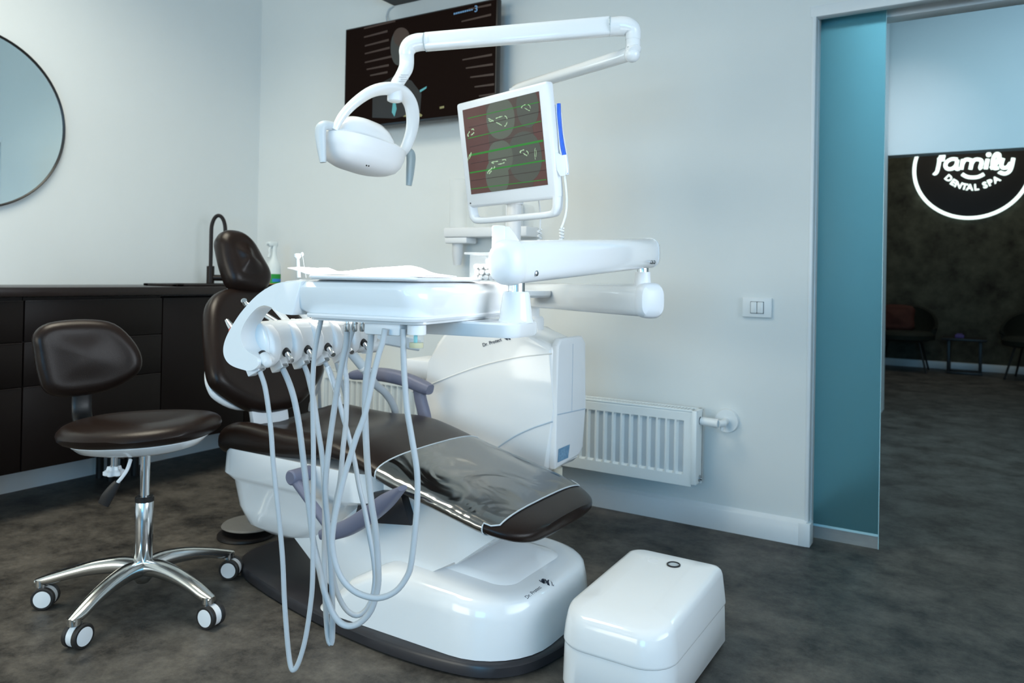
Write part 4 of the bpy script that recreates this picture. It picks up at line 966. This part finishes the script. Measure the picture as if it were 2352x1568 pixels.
bm = NB(); arm(bm, a, b, .022, .0295, .022, .0285, 4); fa = part(t, 'front_arm', bm, WPL)
for q_, k_ in ((a, -1), (b, 1)):
    dd_ = (b - a).normalized(); cc_ = q_ - dd_ * (.008 * k_); rx_, ry_ = frame(dd_, UP)[:2]
    bm = NB(); tube(bm, [cc_ + rx_ * (.0293 * math.cos(2 * PI * i / 32)) + ry_ * (.0296 * math.sin(2 * PI * i / 32)) for i in range(32)], .0012, 6, closed=True); part(fa, 'joint_seam', bm, LGR)
for q, ax_ in ((a, 1), (b, 1)):
    pp_ = q + (b - a).normalized() * (.012 if q is a else -.012) - FWD * .0225
    bm = NB(); lathe(bm, [(.0022, 0), (.0022, .002)], pp_, -FWD, 10); part(fa, 'screw', bm, BLK)
bm = NB(); tube(bm, [VD(985, 96, 2.44), VD(962, 97, 2.44), VD(944, 103, 2.44), VD(935, 116, 2.44), VD(934, 128, 2.44)], [.028, .0285, .028, .026, .0235], 18, 4); part(t, 'knuckle', bm, WPL)
bm = NB(); tube(bm, [VD(934, 124, 2.44), VD(934, 146, 2.44), VD(931, 160, 2.43), VD(921, 178, 2.42), VD(911, 196, 2.41), VD(908, 222, 2.41)], [.0235, .0235, .023, .021, .021, .021], 18, 4); nk = part(t, 'neck', bm, WPL)
for k in range(4):
    bm = NB(); c_ = VD(929, 172 + 5 * k, 2.39); obox(bm, c_ - RGT * .006 * (k % 2) - FWD * -.0, RGT, FWD, (-.012, 0, -.0008), (.012, .001, .0008), 0); part(nk, 'print_line', bm, GRYP)
yk = [(768, 300, 2.26), (785, 268, 2.27), (815, 236, 2.29), (852, 211, 2.33), (890, 203, 2.37), (920, 210, 2.42), (940, 232, 2.46), (948, 262, 2.49), (946, 298, 2.515), (934, 335, 2.53), (920, 356, 2.535)]
bm = NB(); tube(bm, [VD(*p) for p in yk], [.018, .021, .023, .024, .025, .024, .023, .022, .020, .018, .015], 16, 4, ry=[.010, .013, .014, .015, .015, .015, .014, .013, .012, .011, .009], up=None, expo=2.6); part(t, 'yoke', bm, WPL)
bm = NB(); cyl(bm, VD(907, 232, 2.405), VD(908, 200, 2.405), .024); lathe(bm, [(.022, 0), (.018, .003)], VD(907, 232, 2.405), (0, 0, -1)); part(t, 'yoke_hub', bm, WSAT)
Lp, Rp = VD(770, 298, 2.26), VD(918, 352, 2.53)
HCn = VD(834, 332, 2.40); hxv = (Rp - Lp).normalized(); aim = (L(-.12, .22, 1.03) - HCn).normalized()
hz = (UP - hxv * UP.dot(hxv)); hz.normalize(); hyv = hz.cross(hxv)
def head_ring(h, a_, b_, off=0, n=40, e=2.6):
    out = []
    for i in range(n):
        q = 2 * PI * i / n; c, s_ = math.cos(q), math.sin(q)
        c = math.copysign(abs(c) ** (2 / e), c); s_ = math.copysign(abs(s_) ** (2 / e), s_)
        out.append(HCn + hxv * (c * a_) + hyv * (s_ * b_ + off) + hz * h)
    return out
bm = NB(); loft(bm, [head_ring(-.004, .150, .080), head_ring(.004, .152, .084), head_ring(.012, .147, .080), head_ring(.015, .134, .068), head_ring(.0135, .128, .063), head_ring(.030, .124, .061), head_ring(.052, .108, .053), head_ring(.070, .076, .038), head_ring(.078, .035, .018)]); hd = part(t, 'lamp_head', bm, WPL)
bm = NB(); loft(bm, [head_ring(.003, .150, .082), head_ring(.006, .158, .088), head_ring(.002, .163, .093), head_ring(-.006, .163, .094), head_ring(-.030, .158, .092), head_ring(-.034, .155, .090), head_ring(-.052, .148, .085), head_ring(-.070, .132, .072), head_ring(-.082, .104, .054), head_ring(-.089, .060, .030), head_ring(-.091, .02, .01)]); part(hd, 'lower_cover', bm, WSAT, angle=32)
for k in (0, 1):
    q = VD(842 + 5 * k, 380 + k, 2.29); bm = NB(); 
    bmesh.ops.create_uvsphere(bm, u_segments=10, v_segments=6, radius=.0026, matrix=Matrix.Translation(q)); part(hd, 'sensor_dot', bm, BLK)
for nm, pts, rr_ in (('left', [(766, 290, 2.26), (745, 288, 2.24), (736, 300, 2.235), (738, 335, 2.235), (742, 373, 2.235)], None), ('right', [(920, 350, 2.53), (938, 348, 2.55), (944, 360, 2.55), (942, 395, 2.55), (939, 426, 2.55)], None)):
    bm = NB(); tube(bm, [VD(*p) for p in pts], [.012, .014, .0165, .014, .009], 16, 5, ry=[.012, .013, .012, .011, .009], expo=2.6); part(t, 'lamp_handle', bm, GPL if nm == 'left' else LGR, 'pale handle' if nm == 'left' else 'grey handle')
l = bpy.data.lights.new('operating_lamp_light', 'SPOT'); l.energy = 300; l.spot_size = math.radians(44); l.spot_blend = .5; l.shadow_soft_size = .05; l.color = (1, .98, .95)
lo_ = bpy.data.objects.new('operating_lamp_light', l); COL.objects.link(lo_); lo_.location = HCn + aim * .20; lo_.rotation_euler = aim.to_track_quat('-Z', 'Y').to_euler()

# ================================================================== MONITOR AND CAMERA
MC = Vector((-1.255, 1.967, 1.446)); Mr = (Matrix.Rotation(-.240, 4, 'Z') @ Matrix.Rotation(.146, 4, 'X') @ Matrix.Rotation(-.021, 4, 'Y'))
MM = Matrix.Translation(MC) @ Mr
t = thing('monitor', 'white monitor showing a tooth image with green scan lines, on a post arm', 'monitor', MC - UP * .2)
fM = lambda u, v, w_: MM @ Vector((u, w_, v))
bm = NB()
W2, HT, HB_, HB2 = .200, .160, -.160, -.225
def fr_ring(k, y, r=.022): return [MM @ Vector((u, y, v)) for u, v in rrect(W2 - k, (HT - HB2) / 2 - k, r, 5, 0, (HT + HB2) / 2)]
def hole(k, y): return [MM @ Vector((u, y, v)) for u, v in rrect(.158 + k, .0165 + k, .012 + k * .5, 5, .0, -.196)]
# bezel slab with the long grip opening below the screen: an upper slab, a bottom rail and two uprights
box(bm, (-W2, 0, -.178), (W2, .034, HT), .010, 3, MM)
bezel = part(t, 'bezel', bm, WSAT)
bm = NB()
hp_ = [MM @ Vector(p) for p in ((-.188, .016, -.16), (-.187, .016, -.19), (-.180, .016, -.212), (-.150, .016, -.222), (0, .016, -.223), (.150, .016, -.222), (.178, .016, -.212), (.186, .016, -.19), (.188, .016, -.16))]
tube(bm, hp_, .0105, 14, 4, ry=.016, up=Mr @ Vector((0, 1, 0)), expo=3.5); part(t, 'grip_rail', bm, WSAT)
# screen picture
nt = None
SM = bpy.data.materials.new('tooth_screen'); SM.use_nodes = True; nt = SM.node_tree; pb = nt.nodes['Principled BSDF']
pb.inputs['Base Color'].default_value = (.01, .01, .01, 1); pb.inputs['Roughness'].default_value = .25
tc = nt.nodes.new('ShaderNodeTexCoord'); mp = nt.nodes.new('ShaderNodeTexNoise'); mp.inputs['Scale'].default_value = 6
rp = nt.nodes.new('ShaderNodeValToRGB'); rp.color_ramp.elements[0].color = (.048, .016, .012, 1); rp.color_ramp.elements[1].color = (.070, .027, .021, 1)
nt.links.new(tc.outputs['Object'], mp.inputs['Vector']); nt.links.new(mp.outputs['Fac'], rp.inputs['Fac']); nt.links.new(rp.outputs['Color'], pb.inputs['Emission Color']); pb.inputs['Emission Strength'].default_value = 1.2
scn = part(t, 'screen', box(NB(), (-.169, -.0012, -.135), (.169, .002, .135), 0, 2, MM), SM)
def sp_(u, v, k): return MM @ Vector((u, -.0013 - .0002 * k, v))
def bil(px, py):                                       # photo position on the screen -> screen coordinates
    r = ray(px, py); Mi = MM.inverted(); o_ = Mi @ CAM; d_ = Mi.to_3x3() @ r; s_ = -o_.y / d_.y; q = o_ + d_ * s_; return q.x, q.z
def blob(bm, c, rx, ry, k, n=32, e=2.2):
    u0, v0 = bil(*c); pts = []
    for i in range(n):
        q = 2 * PI * i / n; cc, ss = math.cos(q), math.sin(q); cc = math.copysign(abs(cc) ** (2 / e), cc); ss = math.copysign(abs(ss) ** (2 / e), ss)
        u = max(-.1688, min(.1688, u0 + rx * cc)); v = max(-.1348, min(.1348, v0 + ry * ss)); pts.append(sp_(u, v, k))
    flat(bm, pts)
TO = em('tooth_grey', (.056, .068, .052), 1.35); TO2 = em('tooth_grey_dim', (.040, .046, .037), 1.35); GR = em('scan_green', (.012, .20, .012), .9); GL = em('glint_green', (.36, .55, .33), .9); DK = em('scan_dark', (.022, .008, .007), .8)
TM_ = em('gum_mid', (.042, .029, .023), 1.35)
bm = NB(); flat(bm, [sp_(u, v, 0.5) for u, v in ((-.06, .1348), (.10, .1348), (.13, .05), (.14, -.05), (.11, -.1348), (-.075, -.1348), (-.06, -.02))]); part(scn, 'picture_gums', bm, TM_)
for c, rx, ry, k, m_ in (((1212, 245), .045, .06, 1, TO2), ((1206, 360), .070, .075, 1.5, TO2), ((1150, 272), .062, .062, 2, TO), ((1150, 360), .055, .050, 2.5, TO), ((1143, 405), .052, .055, 3, TO)):
    bm = NB(); blob(bm, c, rx, ry, k); part(scn, 'picture_tooth', bm, m_)
for (xa, ya), (xb, yb), w_, m_ in (((1075, 272), (1245, 233), .0012, GR), ((1076, 318), (1250, 277), .0014, GR), ((1078, 357), (1252, 322), .0030, GR), ((1080, 397), (1254, 368), .0022, GR), ((1083, 434), (1256, 412), .0012, GR),
                               ((1078, 293), (1248, 255), .0008, DK), ((1080, 338), (1250, 300), .0008, DK), ((1082, 376), (1252, 345), .0008, DK), ((1083, 415), (1255, 390), .0008, DK)):
    bm = NB(); ua, va = bil(xa, ya); ub, vb = bil(xb, yb); ua = max(ua, -.168); ub = min(ub, .168)
    flat(bm, [sp_(ua, va - w_, 4), sp_(ub, vb - w_, 4), sp_(ub, vb + w_, 4), sp_(ua, va + w_, 4)]); part(scn, 'scan_line', bm, m_)
def squig(pts, w_=.0018, closed=True):
    bm = NB(); P = catmull([(*bil(*p), 0) for p in pts], 4, closed)
    n = len(P)
    for i in range(n if closed else n - 1):
        a, b = P[i], P[(i + 1) % n]; d_ = (b - a); 
        if d_.length < 1e-6: continue
        if (i // 2) % 3 == 2: continue
        nn = Vector((-d_.y, d_.x, 0)).normalized() * w_ * (.6 + .5 * math.sin(i * 1.7) ** 2)
        flat(bm, [sp_(*(a - nn).xy, 5), sp_(*(b - nn).xy, 5), sp_(*(b + nn).xy, 5), sp_(*(a + nn).xy, 5)])
    part(scn, 'picture_glint', bm, GL)
squig([(1122, 272), (1135, 278), (1147, 284), (1160, 290), (1166, 280), (1164, 268), (1155, 267), (1140, 272), (1128, 279)])
squig([(1075, 312), (1080, 302), (1088, 296), (1090, 304), (1083, 310)], .0022)
squig([(1195, 349), (1205, 344), (1214, 350), (1212, 357), (1203, 352)])
squig([(1198, 247), (1208, 240), (1218, 243), (1218, 254), (1206, 248)], .0012)
squig([(1130, 373), (1145, 370), (1162, 366), (1160, 373), (1145, 377)], .0016)
squig([(1121, 396), (1132, 385), (1138, 383), (1130, 392), (1124, 399)], .0022)
squig([(1077, 362), (1084, 350), (1082, 358), (1076, 370)], .0016)
squig([(1229, 350), (1231, 340), (1233, 352), (1231, 366)], .001)
bm = NB(); bmesh.ops.create_uvsphere(bm, u_segments=10, v_segments=6, radius=.0028, matrix=Matrix.Translation(MM @ Vector((-.178, 0, -.163)))); part(bezel, 'status_dot', bm, BLK)
bm = NB(); box(bm, (-.10, .032, -.10), (.10, .052, .10), .01, 2, MM); part(t, 'rear_housing', bm, WSAT)
e0 = MM @ Vector((0, .05, -.02)); e1 = Vector((PL.x, PL.y, 1.36))
bm = NB(); arm(bm, e0, e1, .018, .022, .018, .022); cyl(bm, e1 - UP * .035, e1 + UP * .035, .036); part(t, 'support_arm', bm, WSAT)
# intraoral camera in a holder at the monitor's right edge
def me_(px, py, off=.0): return VD(px, py, 2.215 + off)
t = thing('intraoral_camera', 'blue and white intraoral camera wand in a holder at the right edge of the monitor', 'dental camera', me_(1290, 405))
wp = [(1281, 240), (1283, 262), (1287, 300), (1291, 330), (1295, 360), (1299, 385), (1301, 402)]
bm = NB(); tube(bm, [me_(*p) for p in wp], [.0085, .0095, .0085, .010, .0118, .0105, .008], 14, 4); part(t, 'wand', bm, WPL)
bp_ = [(1283.5, 238), (1284, 262), (1287.5, 300), (1291, 330), (1295.5, 356)]
bm = NB(); tube(bm, [me_(*p, -.0070) for p in bp_], [.0058, .0062, .0056, .0066, .0070], 12, 4); part(t, 'blue_stripe', bm, CAMB)
bm = NB(); tube(bm, [me_(1301.5, 374, -.005), me_(1303, 400, -.005)], .003, 10); part(t, 'blue_button', bm, CAMB)
bm = NB(); prism(bm, [(1273, 350), (1281, 350), (1298, 362), (1301, 372), (1299, 403), (1287, 405), (1279, 390)], lambda u, v, w_: VD(u, v, 2.215 + w_), -.012, .018, .002); part(t, 'holder', bm, WSAT)
def coil(bm, px, y0, y1, d_, rpx, turns=7):
    P = []
    for i in range(turns * 10 + 1):
        a = 2 * PI * i / 10; c_ = VD(px, y0 + (y1 - y0) * i / (turns * 10), d_); P.append(c_ + RGT * (rpx * math.cos(a)) + FWD * (rpx * math.sin(a)))
    tube(bm, P, .0026, 6)
bm = NB(); tube(bm, [me_(1297, 404), me_(1300, 430), me_(1302, 460), me_(1300, 488), me_(1295, 508), me_(1289, 524)], .0032, 8, 5); coil(bm, 1290, 524, 575, 2.215, .006); cd_ = part(t, 'cord', bm, WPL)
t = thing('coiled_cord', 'thin white coiled cord hanging behind the lower right of the monitor', 'cord', VD(1239, 570, 2.6))
bm = NB(); tube(bm, [VD(1228, 420, 2.5), VD(1238, 462, 2.6), VD(1241, 495, 2.6), VD(1240, 526, 2.6)], .0028, 8, 5); coil(bm, 1239, 526, 600, 2.6, .007); part(t, 'cord', bm, WPL)

# ================================================================== FLOOR BOX
t = thing('floor_utility_box', 'white rounded floor box with a round black-rimmed gauge, right of the chair base', 'utility box', (-.785, 1.97, 0))
def bxr(k, z, front=0): 
    P = []
    for sx, sy, a0, q in ((1, 1, 0, .035), (-1, 1, 90, .05), (-1, -1, 180, .085), (1, -1, 270, .085)):
        q = max(.012, q - k * .5)
        for i in range(9):
            a = math.radians(a0 + 90 * i / 8); P.append((-.766 + sx * (.152 - k - q) + q * math.cos(a), 1.966 + sy * (.256 - k - q) + q * math.sin(a)))
    return [Vector((x, y, z)) for x, y in P]
def sl(ring, amt):                                     # top falls toward the near end
    for v in ring: v.z -= amt * max(0, (1.95 - v.y)) ** 1.6
    return ring
bm = NB(); loft(bm, [bxr(.012, 0), bxr(.012, .012)]); part(t, 'base', bm, BLK)
bm = NB(); loft(bm, [bxr(.004, .010), bxr(0, .016), bxr(.002, .10), bxr(.003, .118)]); part(t, 'lower_shell', bm, WPL)
bm = NB(); loft(bm, [bxr(.002, .119), bxr(.0005, .122), bxr(.0005, .126), bxr(.004, .16), sl(bxr(.009, .204), .26), sl(bxr(.0125, .214), .27), sl(bxr(.019, .2205), .27), sl(bxr(.03, .224), .27), sl(bxr(.08, .2262), .25)]); lid = part(t, 'lid', bm, WPL)
gz = VZ(1547, 1298, .2245); gN = Vector((0, -.05, 1))
bm = NB(); lathe(bm, [(.0195, -.006), (.0195, .004), (.0165, .005), (.0165, .001)], gz, gN, 28); gg = part(lid, 'gauge_ring', bm, BLK)
bm = NB(); lathe(bm, [(.0166, -.002), (.0166, .0015), (.01, .0018)], gz, gN, 28); part(gg, 'gauge_face', bm, GPL)
bm = NB(); lathe(bm, [(.016, -.002), (.016, .0012), (.013, .0014)], VZ(1500, 1288, .2245), gN, 24); part(lid, 'blank_plug', bm, WSAT)

# ================================================================== HALL: SIGN, CHAIRS, TABLE
HY = 10.75
sc_ = Vector((-.14, HY - .03, 2.447))
t = thing('illuminated_sign', 'round black wall sign with glowing white ring and lettering in the hall', 'sign', (sc_.x, HY, 1.84))
part(t, 'disc', lathe(NB(), [(.60, 0), (.60, .025)], (sc_.x, HY - .002, sc_.z), (0, -1, 0), 80), SIGNB)
ring = [Vector((sc_.x + .605 * math.cos(a), HY - .035, sc_.z + .605 * math.sin(a))) for a in [2 * PI * i / 100 for i in range(100)]]
part(t, 'glowing_ring', tube(NB(), ring, .020, 8, closed=True), NEON)
def sg(px, py): p = VY(px, py, HY - .045); return p
def stroke(bm, pts, r=.0205, k=5): tube(bm, [sg(*p) for p in pts], r, 8, k)
X0, Y0, SC_ = 2000, 320, 352 / 2300
def c_(pts): return [(X0 + x * SC_, Y0 + y * SC_) for x, y in pts]
words = {'letter_f': [[(1120, 245), (1060, 250), (1035, 300), (1015, 400), (995, 480), (965, 515), (945, 505)], [(1000, 305), (1110, 300)]],
         'letter_a': [[(1300, 300), (1220, 295), (1150, 330), (1120, 390), (1150, 440), (1220, 440), (1280, 390), (1300, 310), (1285, 400), (1290, 445), (1330, 440)]],
         'letter_m': [[(1385, 300), (1360, 450)], [(1375, 370), (1420, 305), (1500, 310), (1515, 340), (1495, 450)], [(1515, 360), (1560, 305), (1640, 305), (1665, 345), (1645, 420), (1660, 445)]],
         'letter_i': [[(1755, 295), (1735, 390), (1725, 445)]],
         'letter_l': [[(1795, 435), (1850, 400), (1920, 300), (1925, 230), (1880, 220), (1840, 290), (1830, 390), (1860, 435), (1920, 425)]],
         'letter_y': [[(1985, 285), (1960, 380), (1985, 425), (2050, 415), (2100, 350)], [(2140, 280), (2115, 400), (2080, 480), (2010, 515), (1940, 495), (1925, 485)]],
         'smile': [[(1370, 520), (1440, 560), (1530, 572), (1620, 560), (1700, 520)]]}
for nm, st in words.items():
    bm = NB()
    for s_ in st: stroke(bm, c_(s_), .021)
    if nm == 'letter_i': lathe(bm, [(.018, -.012), (.028, -.006), (.028, .006), (.018, .012)], sg(*c_([(1770, 228)])[0]), (0, -1, 0), 20)
    part(t, nm, bm, NEON)
letters = 'DENTAL SPA'; pos = [(1172, 580), (1240, 640), (1318, 680), (1408, 706), (1488, 716), (1585, 714), None, (1712, 682), (1790, 645), (1880, 600)]
rotd = [-42, -34, -24, -14, -6, 4, 0, 18, 24, 32]
for ch, p, rdeg in zip(letters, pos, rotd):
    if p is None: continue
    q = sg(*c_([p])[0]); a = math.radians(rdeg)
    M = basis(q, (math.cos(a), 0, math.sin(a)), (-math.sin(a), 0, math.cos(a))) @ Matrix.Translation((0, -.036, 0))
    part(t, 'letter_' + ch.lower(), text_bm(ch, .100, M, .004, .004, 'CENTER'), NEON)
def hall_chair(x, y, rz, label):
    t = thing('lounge_chair', label, 'chair', (x, y, 0), 'lounge chairs in the dark hall')
    M = Matrix.Translation((x, y, 0)) @ Matrix.Rotation(rz, 4, 'Z')
    bm = NB(); rings = []
    for i in range(25):
        a = math.radians(-10 + 200 * i / 24); up_ = math.sin(math.radians(180 * i / 24))
        h1 = .52 + .26 * max(0, up_) ** .8
        c = Vector((math.cos(a), math.sin(a), 0))
        sec = [(.30, .40), (.335, .44), (.355, .52), (.36, h1 - .02), (.345, h1), (.325, h1 - .02), (.32, .52), (.28, .45)]
        rings.append([M @ (c * r_ + UP * z) for r_, z in sec])
    loft(bm, rings); part(t, 'shell_back', bm, CHV)
    bm = NB(); lathe(bm, [(.26, .36), (.33, .38), (.335, .43), (.31, .465), (.1, .475)], M @ Vector((0, 0, 0)), UP, 32); part(t, 'seat', bm, CHV)
    for sx, sy in ((-1, -1), (1, -1), (-1, 1), (1, 1)):
        bm = NB(); tube(bm, [M @ Vector((.17 * sx, .17 * sy, .375)), M @ Vector((.255 * sx, .24 * sy, .0))], .011, 8); part(t, 'leg', bm, BLK)
    return M
q = VZ(2085, 843, 0); M = hall_chair(-.80, 10.28, 0.0, 'dark green lounge chair in the hall, left of the side table')
bm = NB(); pad(bm, [(-.17, -.15), (.17, -.15), (.19, 0), (.17, .15), (-.17, .15), (-.19, 0)], M @ Vector((-.09, .05, .63)), (1, 0, 0), (0, .25, .97), .12, .03, .5, 3)
solo('cushion', bm, CUSH, 'rust-brown cushion on the lounge chair left of the side table', 'cushion')
hall_chair(.52, 10.15, -.25, 'dark green lounge chair in the hall at the right picture edge')
tz = VY(2155, 773, 10.3).z
t = thing('side_table', 'black open-frame side table between the lounge chairs in the hall', 'table', (-.18, 10.35, 0))
part(t, 'tabletop', box(NB(), (-.40, 10.15, tz - .03), (.05, 10.55, tz), .003), BLK)
for x in (-.345, -.03):
    part(t, 'leg', box(NB(), (x, 10.2, .03), (x + .035, 10.5, tz - .03), .003), BLK)
part(t, 'floor_bar', box(NB(), (-.345, 10.2, 0), (.005, 10.5, .032), .003), BLK)
bm = NB(); q = VY(2204, 772, 10.3); box(bm, (q.x - .045, 10.28, tz), (q.x + .045, 10.34, tz + .035), .003)
box(bm, (q.x - .03, 10.29, tz + .035), (q.x + .03, 10.33, tz + .048), .002)
solo('card_holder', bm, PURP, 'small purple card holder on the black side table in the hall', 'card holder')
